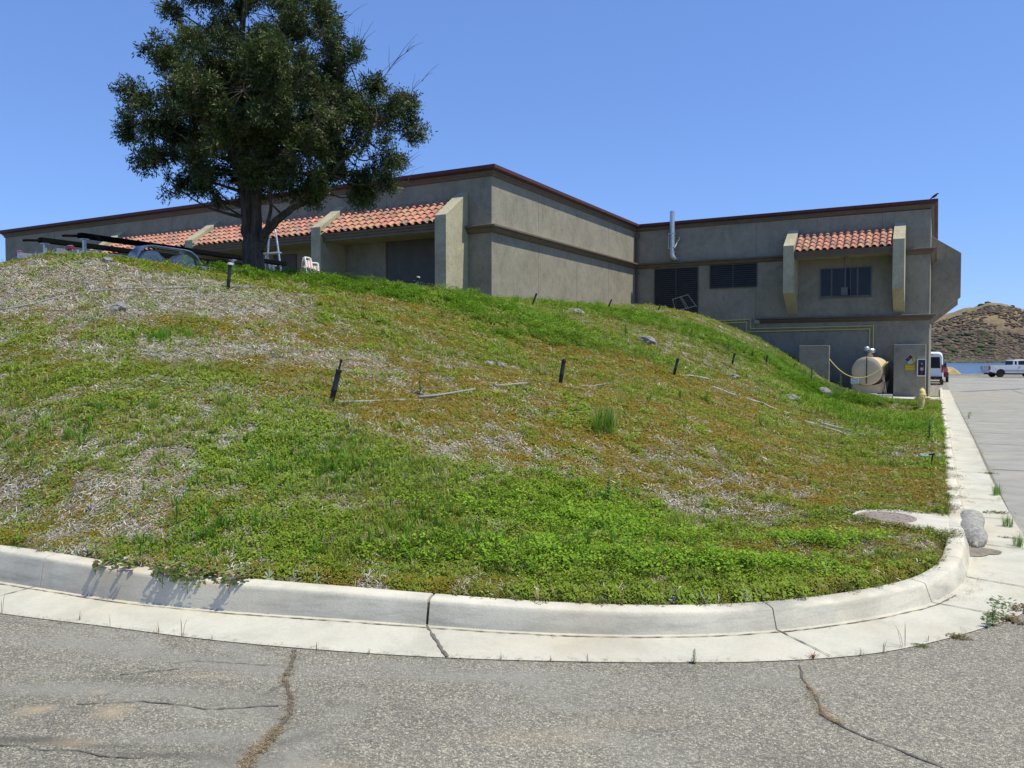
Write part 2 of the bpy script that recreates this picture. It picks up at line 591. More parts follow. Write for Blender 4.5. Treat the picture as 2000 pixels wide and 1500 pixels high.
def hz(x, y):
    """terrain height at x, y"""
    x = np.atleast_1d(np.asarray(x, float)); y = np.atleast_1d(np.asarray(y, float))
    ix = np.clip(np.searchsorted(GX, x) - 1, 0, len(GX) - 2)
    iy = np.clip(((y - GY[0]) / .1).astype(int), 0, len(GY) - 2)
    fx = np.clip((x - GX[ix]) / (GX[ix + 1] - GX[ix]), 0, 1)
    fy = np.clip((y - GY[iy]) / .1, 0, 1)
    return (gz[ix, iy] * (1 - fx) + gz[ix + 1, iy] * fx) * (1 - fy) + (gz[ix, iy + 1] * (1 - fx) + gz[ix + 1, iy + 1] * fx) * fy
def hz1(x, y):
    return float(hz(x, y)[0])

def sd_at(x, y):
    ix = np.clip(np.searchsorted(GX, x) - 1, 0, len(GX) - 2)
    iy = np.clip(((y - GY[0]) / .1).astype(int), 0, len(GY) - 2)
    return sd[ix, iy]

def hit(u, v, f0=4.6, f1=42):
    """where the survey ray through (u, v) first meets the hill"""
    d = ray(u, v)
    k = -d[0] * math.sin(YAW) + d[1] * math.cos(YAW)
    fs = np.arange(f0, f1, .02)
    P = np.array([0, 0, EYE])[None] + d[None] * (fs / k)[:, None]
    h = hz(P[:, 0], P[:, 1])
    below = np.where(P[:, 2] <= h)[0]
    i = below[0] if len(below) else int(np.argmin(P[:, 2] - h))
    return np.array([P[i, 0], P[i, 1], float(h[i])]), fs[i]
#@@PART2
# ================================================================== SETTING
def attr_grid(name, xs, ys, zf, mat):
    X, Y = np.meshgrid(xs, ys, indexing='ij')
    V = np.stack([X.ravel(), Y.ravel(), zf(X, Y).ravel()], 1)
    nx, ny = X.shape
    i, j = np.meshgrid(np.arange(nx - 1), np.arange(ny - 1), indexing='ij')
    a = (i * ny + j).ravel()
    Q = np.stack([a, a + ny, a + ny + 1, a + 1], 1)
    return V, Q

# ---- asphalt
q = NT('asphalt')
co = q.tc.outputs['Object']
wob_ = q.n('ShaderNodeTexNoise'); wob_.inputs['Scale'].default_value = 55; wob_.inputs['Detail'].default_value = 2; q.l(co, wob_.inputs[0])
wadd = q.n('ShaderNodeVectorMath', operation='MULTIPLY_ADD'); q.l(wob_.outputs['Color'], wadd.inputs[0]); wadd.inputs[1].default_value = (.022, .022, .022); q.l(co, wadd.inputs[2])
peb = q.voro(128, 'F1', wadd.outputs[0], 'Color')
pd = q.voro(128, 'F1', wadd.outputs[0], 'Distance')
sep = q.n('ShaderNodeSeparateColor'); q.l(peb, sep.inputs[0])
stone = q.ramp(sep.outputs[0], [(.0, (.135, .122, .10)), (.22, (.195, .178, .143)), (.5, (.265, .242, .188)), (.75, (.35, .318, .245)), (1, (.54, .485, .365))])
stone = q.mix(q.ramp(pd, [(.38, 0.0), (.75, .6)]), stone, (.125, .118, .10))
fines = q.ramp(q.noise(160, 4, .8, co), [(.3, (.215, .203, .175)), (.7, (.32, .303, .258))])
worn = q.ramp(q.noise(1.1, 6, .62, q.mapping((.7, 1.5, 1)), dist=.4), [(.5, 0.0), (.62, .85)])
leftish = q.n('ShaderNodeSeparateXYZ'); q.l(co, leftish.inputs[0])
lf = q.ramp(q.math('MULTIPLY', leftish.outputs[0], -.22), [(.1, .12), (.5, 1.0)])
worn = q.math('MULTIPLY', worn, lf, True)
c = q.mix(worn, stone, fines)
c = q.mix(.8, c, q.ramp(q.noise(.55, 6, .7, q.mapping((.6, 1.3, 1)), dist=.5), [(.3, .74), (.5, 1.0), (.7, 1.14)]), 'MULTIPLY')
dark = q.ramp(q.noise(.8, 6, .65, q.mapping((.5, 1.9, 1), (0, 0, .2)), dist=.8), [(.56, 0.0), (.70, .55)])
dark = q.math('MULTIPLY', dark, lf, True)
c = q.mix(dark, c, (.13, .12, .10))
def gp2(u, v):
    return on(2, 0.0, u, v)[:2]
for (u, v, rx, ry, rot, f) in [(180, 1262, .9, .13, YAW - .25, .8), (470, 1300, .8, .16, YAW - .2, .7), (330, 1355, .9, .11, YAW - .1, .7), (930, 1320, .75, .10, YAW, .75), (790, 1300, .4, .09, YAW, .7), (90, 1345, .5, .12, YAW, .7), (1500, 1330, .5, .1, YAW + .2, .5), (660, 1400, .12, .3, 0, .5), (420, 1440, .7, .1, YAW, .6)]:
    x_, y_ = gp2(u, v)
    c = q.mix(q.math('MULTIPLY', q.spot(x_, y_, rx, ry, rot, 1.0), f), c, fines)
for (u, v, rx, ry, rot, f) in [(120, 1450, .55, .045, YAW - .10, .75), (300, 1475, .4, .04, YAW - .08, .7), (-40, 1440, .5, .05, YAW - .12, .7), (585, 1440, .06, .22, -.4, .5), (540, 1345, .03, .12, 0, .6), (250, 1325, .3, .05, YAW, .35), (20, 1215, .8, .03, YAW - .3, .35)]:
    x_, y_ = gp2(u, v)
    c = q.mix(q.math('MULTIPLY', q.spot(x_, y_, rx, ry, rot, 1.0), f), c, (.095, .085, .07))
for (u, v, rx, ry, rot, f) in [(68, 1386, .13, .07, YAW + .3, .8), (222, 1390, .12, .10, YAW, .8), (195, 1352, .06, .04, YAW, .6), (400, 1322, .28, .04, YAW, .45), (150, 1450, .16, .05, YAW, .5), (640, 1500, .25, .08, YAW, .35), (1050, 1440, .4, .12, YAW, .25), (1230, 1410, .3, .1, YAW, .2)]:
    x_, y_ = gp2(u, v)
    c = q.mix(q.math('MULTIPLY', q.spot(x_, y_, rx, ry, rot, 1.0), f), c, (.41, .32, .215))
hb = q.math('ADD', q.math('MULTIPLY', pd, q.math('SUBTRACT', -1.2, q.math('MULTIPLY', worn, -1.0))), q.math('MULTIPLY', q.noise(150, 3, .7, co), .4))
q.fin(c, .93, q.bump(hb, .65, .008), 0, .2)
M['asphalt'] = q.m

# ---- concrete kerb / gutter
def concrete(name, base, dirty, warm, joints=None):
    q = NT(name)
    n = q.noise(2.2, 6, .65, dist=.3)
    c = q.ramp(n, [(.3, [x * .8 for x in base]), (.55, base), (.75, [min(1, x * 1.08) for x in base])])
    c = q.mix(.6, c, q.ramp(q.noise(70, 3, .75), [(.3, .78), (.55, 1.0)]), 'MULTIPLY')
    st = q.noise(1.6, 5, .7, q.mapping((1, 1, 7)))
    c = q.mix(q.ramp(st, [(.46, 0.0), (.72, dirty)]), c, (.20, .19, .175))
    w = q.noise(.9, 4, .6)
    c = q.mix(q.ramp(w, [(.5, 0.0), (.75, warm)]), c, (.47, .39, .27))
    spots = q.voro(38, 'F1')
    c = q.mix(q.ramp(spots, [(.0, .5), (.07, 0.0)]), c, (.16, .14, .12))
    b = q.bump(q.noise(90, 4, .7), .3, .006)
    q.fin(c, .9, b, 0, .2)
    return q.m
M['kerb'] = concrete('kerb_concrete', (.60, .56, .455), .6, .75)
M['gutter'] = concrete('gutter_concrete', (.52, .49, .40), .12, .5)
M['slabroad'] = concrete('road_concrete', (.31, .295, .255), .35, .35)
M['joint'] = simple('joint_dirt', (.15, .125, .10), .95, .35, 40, bump=.4)
M['dirt'] = simple('loose_dirt', (.21, .18, .14), .98, .3, 30, bump=.5, bscale=150)
M['crack'] = simple('crack_dark', (.11, .095, .078), .95, .4, 60)

# ---- ground sheet (asphalt), clipped at the far edge of the parking lot
bm = bmesh.new()
xs = [-70, -40, -20] + list(np.arange(-12, 8.1, 1.0)) + [12, 20, 40, 70, 110, 160]
ys = [-40, -15, -4] + list(np.arange(0, 62, 1.5)) + [64, 80, 100, 130, 170]
vv = [[bm.verts.new((x, y, float(road_z(y)))) for y in ys] for x in xs]
for i in range(len(xs) - 1):
    for j in range(len(ys) - 1):
        bm.faces.new((vv[i][j], vv[i + 1][j], vv[i + 1][j + 1], vv[i][j + 1]))
fn = Vector((-math.sin(YAW), math.cos(YAW), 0))
bmesh.ops.bisect_plane(bm, geom=bm.verts[:] + bm.edges[:] + bm.faces[:], plane_co=fn * 97, plane_no=fn, clear_outer=True)
me = bpy.data.meshes.new('road')
bm.to_mesh(me); bm.free()
o = linkmesh('road', me, M['asphalt']); tag(o, kind='structure')

# concrete carriageway to the right of the gutter
mb = MB()
def strip_quad(mb, x0f, x1, ys, dz, mi=0):
    for a, b in zip(ys[:-1], ys[1:]):
        mb.add([(x0f(a), a, float(road_z(a)) + dz), (x1, a, float(road_z(a)) + dz), (x1, b, float(road_z(b)) + dz), (x0f(b), b, float(road_z(b)) + dz)], [(0, 1, 2, 3)], mi)
gedge = lambda y: float(np.interp(y, GC[60:, 1], GC[60:, 0])) - .02 if False else .68
yb = 8.6
ys2 = [yb] + list(np.arange(10, 62, 1.5)) + [64, 78, 96]
strip_quad(mb, lambda y: .69, 9.0, ys2, .004)
o = mb.build('concrete_road', M['slabroad']); tag(o, kind='structure')
mb = MB()
def ribbon(mb, pts, w, dz, jit=.0, mi=0, seedv=0):
    P = np.array(pts, float)
    r = random.Random(seedv)
    # subdivide
    Q = []
    for a, b in zip(P[:-1], P[1:]):
        n = max(1, int(np.linalg.norm(b - a) / .035)) if jit else 1
        for k in range(n): Q.append(a + (b - a) * k / n)
    Q.append(P[-1])
    Q = np.array(Q)
    if jit:
        n = len(Q)
        wob = np.array([vnoise(np.array([k * .23 + seedv]), np.array([seedv * 3.1]))[0] - .5 for k in range(n)])
        wob2 = np.array([vnoise(np.array([k * .9 + seedv + 50]), np.array([seedv * 1.1]))[0] - .5 for k in range(n)])
    t = np.gradient(Q, axis=0); t /= np.linalg.norm(t, axis=1)[:, None] + 1e-9
    N = np.stack([-t[:, 1], t[:, 0]], 1)
    L, R = [], []
    for k in range(len(Q)):
        ww = w * (1 + (r.uniform(-.7, .9) if jit else 0)) * .5
        off = (wob[k] * jit + wob2[k] * jit * .4) if jit else 0
        if jit: off += r.uniform(-1, 1) * w * .3
        a = Q[k] + N[k] * (off + ww); b = Q[k] + N[k] * (off - ww)
        L.append((a[0], a[1], float(road_z(a[1])) + dz)); R.append((b[0], b[1], float(road_z(b[1])) + dz))
    n = len(L)
    mb.add(L + R, [(i, n + i, n + i + 1, i + 1) for i in range(n - 1)], mi)
    return Q
for y in (13.5, 17.6, 20.4, 24.5, 28.8, 33.5, 39, 46, 54):
    ribbon(mb, [(.72, y), (9, y + .1)], .03, .008)
ribbon(mb, [(4.2, 9), (4.2, 60)], .03, .0085)
o = mb.build('road_joint', M['joint']); tag(o, kind='structure')
# darker sealed strips on the far parking lot
mb = MB()
for (u0, v0, u1, v1, w) in [(1850, 748, 2010, 752, .25), (1880, 765, 2010, 759, .5), (1900, 742, 1990, 744, .8)]:
    a, b = rdz(u0, v0)[:2], rdz(u1, v1)[:2]
    ribbon(mb, [a, b], w, .009, jit=.3, seedv=u0)
M['patch'] = simple('sealed_patch', (.17, .165, .16), .9, .2, 3)
o = mb.build('road_patch', M['patch']); tag(o, kind='structure')

# ---- gutter: loft from the kerb foot to the outer edge
def resample(C, n, i0=0, i1=None):
    C = C[i0:i1]
    s = np.concatenate([[0], np.cumsum(np.linalg.norm(np.diff(C, axis=0), axis=1))])
    t = np.linspace(0, s[-1], n)
    return np.stack([np.interp(t, s, C[:, 0]), np.interp(t, s, C[:, 1])], 1)
# for every kerb point pick a matching edge point, monotonically
gi = []
last = 0
for i in range(len(KC)):
    o_ = KC[i] - KN[i] * .45
    w = slice(last, min(len(GC), last + 60))
    d = np.linalg.norm(GC[w] - o_, axis=1)
    last = last + int(np.argmin(d))
    gi.append(last)
gi = np.array(gi, float)
ksm = np.convolve(np.pad(gi, 12, mode='edge'), np.ones(25) / 25, mode='valid')
def gpt(f):
    a = int(min(len(GC) - 2, max(0, math.floor(f)))); t = f - a
    return GC[a] * (1 - t) + GC[a + 1] * t
GE = np.array([gpt(f) for f in ksm])
mb = MB()
nrow = 5
vs = []
for i in range(len(KC)):
    for k in range(nrow):
        t = k / (nrow - 1)
        p = (KC[i] + KN[i] * .03) * (1 - t) + GE[i] * t
        vs.append((p[0], p[1], float(road_z(p[1])) + .005 + .004 * (1 - t)))
fs = [(i * nrow + k, i * nrow + k + 1, (i + 1) * nrow + k + 1, (i + 1) * nrow + k) for i in range(len(KC) - 1) for k in range(nrow - 1)]
mb.add(vs, fs)
o = mb.build('gutter', M['gutter']); tag(o, kind='structure')

# ---- kerb: segments with open joints over a dirt filled core
def kerb_idx(u, v):
    p = rdz(u, v)[:2]
    return float(KS[int(np.argmin(np.linalg.norm(KC - p, axis=1)))])
j1, j2, j3 = kerb_idx(833, 1224), kerb_idx(1517, 1233), kerb_idx(1815, 1183)
joints = [j1 - 2.9 * k for k in range(12, 0, -1)] + [j1, j2, j3] + [j3 + .9 + 1.25 * k for k in range(44)]
joints = [j for j in joints if 0.3 < j < KS[-1] - .3]
def kerb_profile(h):
    return [(-.004, -.05), (.002, .012), (.036, h - .028), (.040, h - .011), (.050, h - .002), (.08, h + .003), (.15, h + .006), (.165, h - .004), (.168, -.05)]
def kpoint(s):
    x = np.interp(s, KS, KC[:, 0]); y = np.interp(s, KS, KC[:, 1])
    nx = np.interp(s, KS, KN[:, 0]); ny = np.interp(s, KS, KN[:, 1])
    return np.array([x, y]), np.array([nx, ny]) / math.hypot(nx, ny)
mb = MB()
def loft(s0, s1, inset, mi):
    n = max(2, int((s1 - s0) / .12))
    vs = []
    for k in range(n + 1):
        p, nn = kpoint(s0 + (s1 - s0) * k / n)
        h = float(kerb_h(p[0], p[1])) + .004 * math.sin(p[0] * 1.3 + p[1])
        pr = kerb_profile(h)
        for (o_, z) in pr:
            oo = min(max(o_, inset * 2.5), .168 - inset * 2)
            zz = min(z, h - inset) if inset else z
            w = p + nn * oo
            vs.append((w[0], w[1], float(road_z(w[1])) + zz))
    m = 9
    fs = [(i * m + k, (i + 1) * m + k, (i + 1) * m + k + 1, i * m + k + 1) for i in range(n) for k in range(m - 1)]
    fs += [tuple(range(m)), tuple(n * m + k for k in range(m))[::-1]]
    mb.add(vs, fs, mi)
ends = [0.0] + joints + [float(KS[-1])]
for a, b in zip(ends[:-1], ends[1:]):
    near = abs(a - j1) < .01 or abs(b - j1) < .01
    ga = .010 if abs(a - j1) < .01 else .004
    gb = .010 if abs(b - j1) < .01 else .004
    loft(a + ga, b - gb, 0, 0)
loft(0.05, float(KS[-1]) - .05, .02, 1)
o = mb.build('kerb', [M['kerb'], M['joint']]); tag(o, kind='structure')
smooth_by_angle(o, 50)
# joints and cracks in the gutter
mb = MB()
for j in joints:
    i = int(np.argmin(abs(KS - j)))
    if KC[i][1] > 45: continue
    a, b = KC[i] + KN[i] * .0, GE[i]
    if abs(j - j1) < .01:
        b = rdz(873, 1286)[:2]
        ribbon(mb, [a, b], .013, .0125, jit=.003, seedv=3)
    else:
        ribbon(mb, [a, a + (b - a) * .97], .007, .0125, jit=.004, seedv=int(j * 7))
# dirt line that follows the kerb foot
i0 = int(np.argmin(abs(KS - (j1 - 6))))
i1 = int(np.argmin(abs(KS - (j3 + .4))))
ribbon(mb, [KC[i] - KN[i] * .045 for i in range(i0, i1, 2)], .007, .013, jit=.012, seedv=5)
o = mb.build('gutter_joint', M['joint']); tag(o, kind='structure')

# ---- terrain mesh with cover attributes
def ell(x, y, cu, cv, ru, rv, rot=0, soft=.6):
    """soft world-space ellipse around the ground point surveyed at (cu, cv); ru along the view, metres"""
    c, _ = hit(cu, cv)
    dx, dy = x - c[0], y - c[1]
    a = dx * RIGHT[0] + dy * RIGHT[1]
    b = dx * FWD[0] + dy * FWD[1]
    if rot:
        a, b = a * math.cos(rot) + b * math.sin(rot), -a * math.sin(rot) + b * math.cos(rot)
    d = np.sqrt((a / ru) ** 2 + (b / rv) ** 2)
    return smooth((1.0 + soft - d) / (2 * soft))

def covers(x, y):
    """returns bare, green, red, silver amounts 0..1 at world x, y"""
    n1 = fbm(x, y, 1.5, 4); n5 = fbm(x + 77, y - 12, 5.5, 3); n6 = fbm(x - 5, y + 61, 12, 2)
    n2 = fbm(x + 31, y + 7, .9, 4); n3 = fbm(x - 11, y + 23, 2.6, 3); n4 = fbm(x + 5, y - 40, 2.0, 4)
    a = x * RIGHT[0] + y * RIGHT[1]
    b = x * FWD[0] + y * FWD[1]
    streak = fbm(a * .5 + b * .5 + 13, (b - a) * 1.4, .8, 4)
    bare = .035 + 0 * x
    for (u, v, ru, rv, w) in [(120, 560, 3.2, 1.8, .62), (380, 562, 2.2, 1.3, .5), (60, 610, 1.8, 1.2, .35), (500, 600, 1.6, .8, .2), (480, 680, 2.0, .9, .30), (260, 690, 2.6, 1.0, .22), (600, 690, 1.2, .9, .26), (860, 660, 1.7, .8, .06), (790, 760, .6, .5, .24), (900, 860, 1.6, .5, .15), (150, 880, 2.6, 1.0, .13), (420, 950, 1.0, .5, .16), (40, 990, .6, .25, .2), (180, 1050, .6, .2, .12),
                                (1380, 1015, .75, .4, .55), (1240, 1120, .45, .16, .3), (1440, 965, .6, .5, .30), (960, 905, .9, .4, .18), (1250, 650, 1.2, 1.0, .14), (640, 1080, .5, .2, .25), (1650, 845, 1.0, 1.0, .3), (1380, 740, .8, 1.0, .12), (1800, 890, .4, 1.2, .30), (560, 556, 1.4, .6, .3), (700, 590, 1.2, .6, .08)]:
        bare = bare + w * ell(x, y, u, v, ru, rv)
    for (u, v, ru, rv, w) in [(1100, 1000, 2.0, .8, .25), (1500, 1120, 1.6, .35, .15), (950, 1080, 1.6, .45, .15), (520, 900, 1.2, .6, .12), (800, 570, 3.5, 1.2, .35), (1250, 620, 5, 3, .25), (1700, 800, 2.4, 3.0, .3), (1060, 660, 3.4, 1.5, .25), (1400, 800, 4, 4, .16), (1750, 950, 1.2, .9, .3), (260, 514, 5, .6, .55), (240, 640, 1.8, .6, .3), (60, 730, 1.4, .7, .15), (700, 760, .8, .6, .15)]:
        bare = bare - w * ell(x, y, u, v, ru, rv)
    bare = bare + (n1 - .5) * .30 + (streak - .5) * .40 + (n3 - .5) * .7 + (n5 - .5) * 1.45 + (n6 - .5) * 1.0
    bare = smooth((bare - .10) / .34)
    red = .42 + 0 * x
    for (u, v, ru, rv, w) in [(1150, 790, 3.4, 2.4, .55), (900, 780, 3.0, 1.8, .45), (1400, 850, 2.4, 1.8, .45), (960, 650, 2.6, 1.6, .40), (240, 640, 2.0, .7, .35), (1650, 1060, 1.1, .5, .50), (1500, 920, 2.4, 1.2, .35), (1650, 960, 1.6, 1.0, .45), (700, 800, 1.8, 1.0, .35), (100, 1010, 1.2, .4, .4), (180, 1070, 1.4, .25, .35), (1330, 730, 3.0, 4, .35), (560, 640, 1.8, .9, .3), (60, 840, 1.0, .4, .3), (450, 1090, 1.5, .2, .2), (1560, 820, 2, 2, .2)]:
        red = red + w * ell(x, y, u, v, ru, rv)
    green = .26 + 0 * x
    for (u, v, ru, rv, w) in [(1080, 1000, 1.3, .6, .55), (1180, 830, .5, .4, .5), (520, 880, 1.2, .8, .35), (900, 1080, 1.6, .4, .28), (1250, 1120, 1.2, .3, .2), (760, 572, 3, 1.0, .7), (1180, 610, 4, 2.0, .5), (1720, 825, 1.8, 2.6, .6), (620, 900, 1.0, .6, .35), (1540, 700, 2.2, 3, .5), (980, 600, 3, 1.2, .4), (320, 665, 1.0, .4, .35), (450, 830, 1.5, .6, .3), (1060, 652, 1.6, .6, .35), (300, 830, 3, 1.4, .25), (300, 1080, 1.5, .15, .4), (650, 1050, 1.0, .4, .35)]:
        green = green + w * ell(x, y, u, v, ru, rv)
    red = np.clip(red + (n2 - .5) * 1.0 + (n5 - .5) * .4 - (green - .26) * .5, 0, 1)
    green = np.clip(green + (n4 - .5) * 2.1 + (n5 - .5) * 1.6 - (red - .42) * .4, 0, 1)
    silver = np.clip(smooth((ell(x, y, 300, 880, 3.4, 1.3) + .55 * ell(x, y, 620, 780, 2, .8)) * .9 + (n1 - .5) * 1.4), 0, 1)
    return bare, green, red, silver

V, Q = attr_grid('hill', GX, GY, lambda X, Y: gz, None)
bare_g, green_g, red_g, silver_g = covers(gx, gy)
mask = np.stack([bare_g.ravel(), green_g.ravel(), red_g.ravel()], 1)
q = NT('hill_soil')
co = q.obj
at_ = q.n('ShaderNodeAttribute', attribute_name='col')
sp = q.n('ShaderNodeSeparateColor'); q.l(at_.outputs['Color'], sp.inputs[0])
chip = q.n('ShaderNodeTexVoronoi', feature='F1'); chip.inputs['Scale'].default_value = 34
wv = q.mapping((1, 1.0, .6), (0, 0, .5))
ds = q.n('ShaderNodeTexNoise'); ds.inputs['Scale'].default_value = 11; ds.inputs['Detail'].default_value = 3; q.l(co, ds.inputs[0])
vadd = q.n('ShaderNodeVectorMath', operation='MULTIPLY_ADD'); q.l(ds.outputs['Color'], vadd.inputs[0]); vadd.inputs[1].default_value = (.22, .22, .22); q.l(co, vadd.inputs[2])
q.l(vadd.outputs[0], chip.inputs[0])
s2 = q.n('ShaderNodeSeparateColor'); q.l(chip.outputs['Color'], s2.inputs[0])
mulch = q.ramp(s2.outputs[0], [(0, (.10, .085, .07)), (.3, (.20, .18, .15)), (.6, (.33, .305, .255)), (.85, (.47, .44, .375)), (1, (.60, .57, .50))])
mulch = q.mix(q.ramp(chip.outputs['Distance'], [(.42, 0.0), (.8, .7)]), mulch, (.09, .075, .06))
lowc = q.ramp(q.noise(22, 5, .75, co), [(.3, (.035, .04, .010)), (.5, (.08, .095, .018)), (.7, (.20, .175, .06))])
redc = q.ramp(q.noise(30, 4, .75, co), [(.3, (.07, .05, .014)), (.55, (.16, .12, .024)), (.75, (.155, .155, .025))])
cov = q.mix(q.math('MULTIPLY', sp.outputs[2], .8, True), lowc, redc)
bn = q.math('ADD', sp.outputs[0], q.math('MULTIPLY', q.math('SUBTRACT', q.noise(6, 5, .7, co), .5), 1.1))
c = q.mix(q.ramp(bn, [(.2, 0.0), (.5, 1.0)]), cov, mulch)
c = q.mix(.6, c, q.ramp(q.noise(2.5, 5, .7, co), [(.3, .72), (.6, 1.1)]), 'MULTIPLY')
bb = q.bump(q.noise(38, 4, .75, co), .9, .03)
bb = q.bump(chip.outputs['Distance'], .7, .015, bb)
q.fin(c, .95, bb, 0, .12)
me = fast_mesh('hill', V, Q, mask, q.m)
me.polygons.foreach_set('use_smooth', [True] * len(me.polygons))
hill = bpy.data.objects.new('hillside', me); COL.objects.link(hill); tag(hill, kind='structure')

# ---- concrete apron beside the fuel tank, tank plinth, manhole slab
mb = MB()
pts = [(-2.5, 37.6), (-2.5, 38.6), (-.2, 39.2), (.24, 39.2), (.24, 36.7), (-.8, 37.0)]
mb.prism(pts, 2, -.35, -.03)
o = mb.build('path', M['conc_pad'], bevel=.01); tag(o, kind='structure')
#@@PART3
# ================================================================== BUILDING
YW, YL, XC, XR, XL, YB = 41.0, 25.34, -14.31, -.35, -44.3, 54.0
bld = empty('building', (XC, YL, 3.7), 'long olive grey stucco building with red coping and clay tile awnings behind the grassy hill', 'building')
BO = Vector((-XC, -YL, -3.7))
mb = MB()
foot = [(XL, YL), (XC, YL), (XC, YW), (XR, YW), (XR, YB), (XL, YB)]
mb.prism(foot, 2, -1.5, 8.40)
mb.build('wall', M['stucco'], bld, BO)

def loft_path(mb, path, prof, mis, close=False):
    """path: (x, y, ztop) ; prof: (out, dz) ; outward = right-hand side of travel"""
    P = [np.array(p, float) for p in path]
    m = len(prof)
    rings = []
    for i, p in enumerate(P):
        ds = []
        if i > 0: ds.append((P[i] - P[i - 1])[:2])
        if i < len(P) - 1: ds.append((P[i + 1] - P[i])[:2])
        ds = [d / np.linalg.norm(d) for d in ds]
        ns = [np.array([d[1], -d[0]]) for d in ds]
        if len(ns) == 2:
            n = ns[0] + ns[1]; n = n / (np.dot(n, ns[0]))
        else:
            n = ns[0]
        rings.append([(p[0] + n[0] * o_, p[1] + n[1] * o_, p[2] + dz) for o_, dz in prof])
    k = len(mb.v)
    for i in range(len(P) - 1):
        for j in range(m - 1):
            a, b, c, d = rings[i][j], rings[i + 1][j], rings[i + 1][j + 1], rings[i][j + 1]
            mb.add([a, b, c, d], [(0, 1, 2, 3)], mis[j])
    mb.add(rings[0], [tuple(range(m))], mis[0])
    mb.add(rings[-1], [tuple(range(m))[::-1]], mis[0])

capP = [(XL, YB, 8.45), (XL, YL, 8.48), (XC, YL, 8.57), (XC, YW, 8.74), (XR, YW, 8.79), (XR, YB, 8.79)]
mb = MB()
loft_path(mb, capP, [(0.003, -.36), (.05, -.33), (.05, -.27), (.12, -.20), (.12, -.17)], [1, 1, 1, 1])
loft_path(mb, capP, [(.12, -.17), (.21, -.15), (.28, -.12), (.28, 0), (.24, .015), (-.35, .015), (-.35, -.4)], [0, 0, 0, 0, 0, 0])
mb.build('coping', [M['cap'], M['cornice']], bld, BO, fix=False)
rf = MB().prism([(XL + .2, YL + .2), (XC - .2, YL + .2), (XC - .2, YW + .2), (XR - .2, YW + .2), (XR - .2, YB - .2), (XL + .2, YB - .2)], 2, 8.401, 8.43)
rf.build('roof', M['patch'], bld, BO)
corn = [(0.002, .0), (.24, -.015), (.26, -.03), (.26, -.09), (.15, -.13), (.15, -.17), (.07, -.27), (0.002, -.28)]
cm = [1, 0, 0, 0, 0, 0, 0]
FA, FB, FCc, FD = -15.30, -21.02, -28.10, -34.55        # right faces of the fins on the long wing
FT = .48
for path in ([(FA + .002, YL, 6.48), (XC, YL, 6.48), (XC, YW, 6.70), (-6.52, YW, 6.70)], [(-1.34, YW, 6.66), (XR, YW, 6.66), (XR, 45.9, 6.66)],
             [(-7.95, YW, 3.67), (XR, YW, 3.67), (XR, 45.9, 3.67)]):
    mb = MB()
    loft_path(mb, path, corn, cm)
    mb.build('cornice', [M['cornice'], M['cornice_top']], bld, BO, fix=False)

def fin(xr, yw, prof):
    mb = MB()
    mb.prism(prof, 0, xr - FT, xr)
    return mb
for xr in (FA, FB, FCc, FD):
    fin(xr, YL, [(YL, 7.74), (YL - 1.5, 6.70), (YL - 1.5, 2.6), (YL, 2.6)]).build('fin_wall', M['stucco_trim'], bld, BO, bevel=.012)
fp = [(YW, 7.9), (YW - 1.45, 6.96), (YW - 1.45, 4.74), (YW, 3.74)]
for xr in (-6.03, -1.35):
    fin(xr, YW, fp).build('fin_wall', M['stucco_trim'], bld, BO, bevel=.012)
for y0 in (46.0, 52.2):
    mb = MB()
    mb.prism([(XR, 7.85), (.98, 6.93), (.98, 4.73), (XR, 3.62)], 1, y0, y0 + .5)
    mb.build('fin_wall', M['stucco'], bld, BO, bevel=.012)

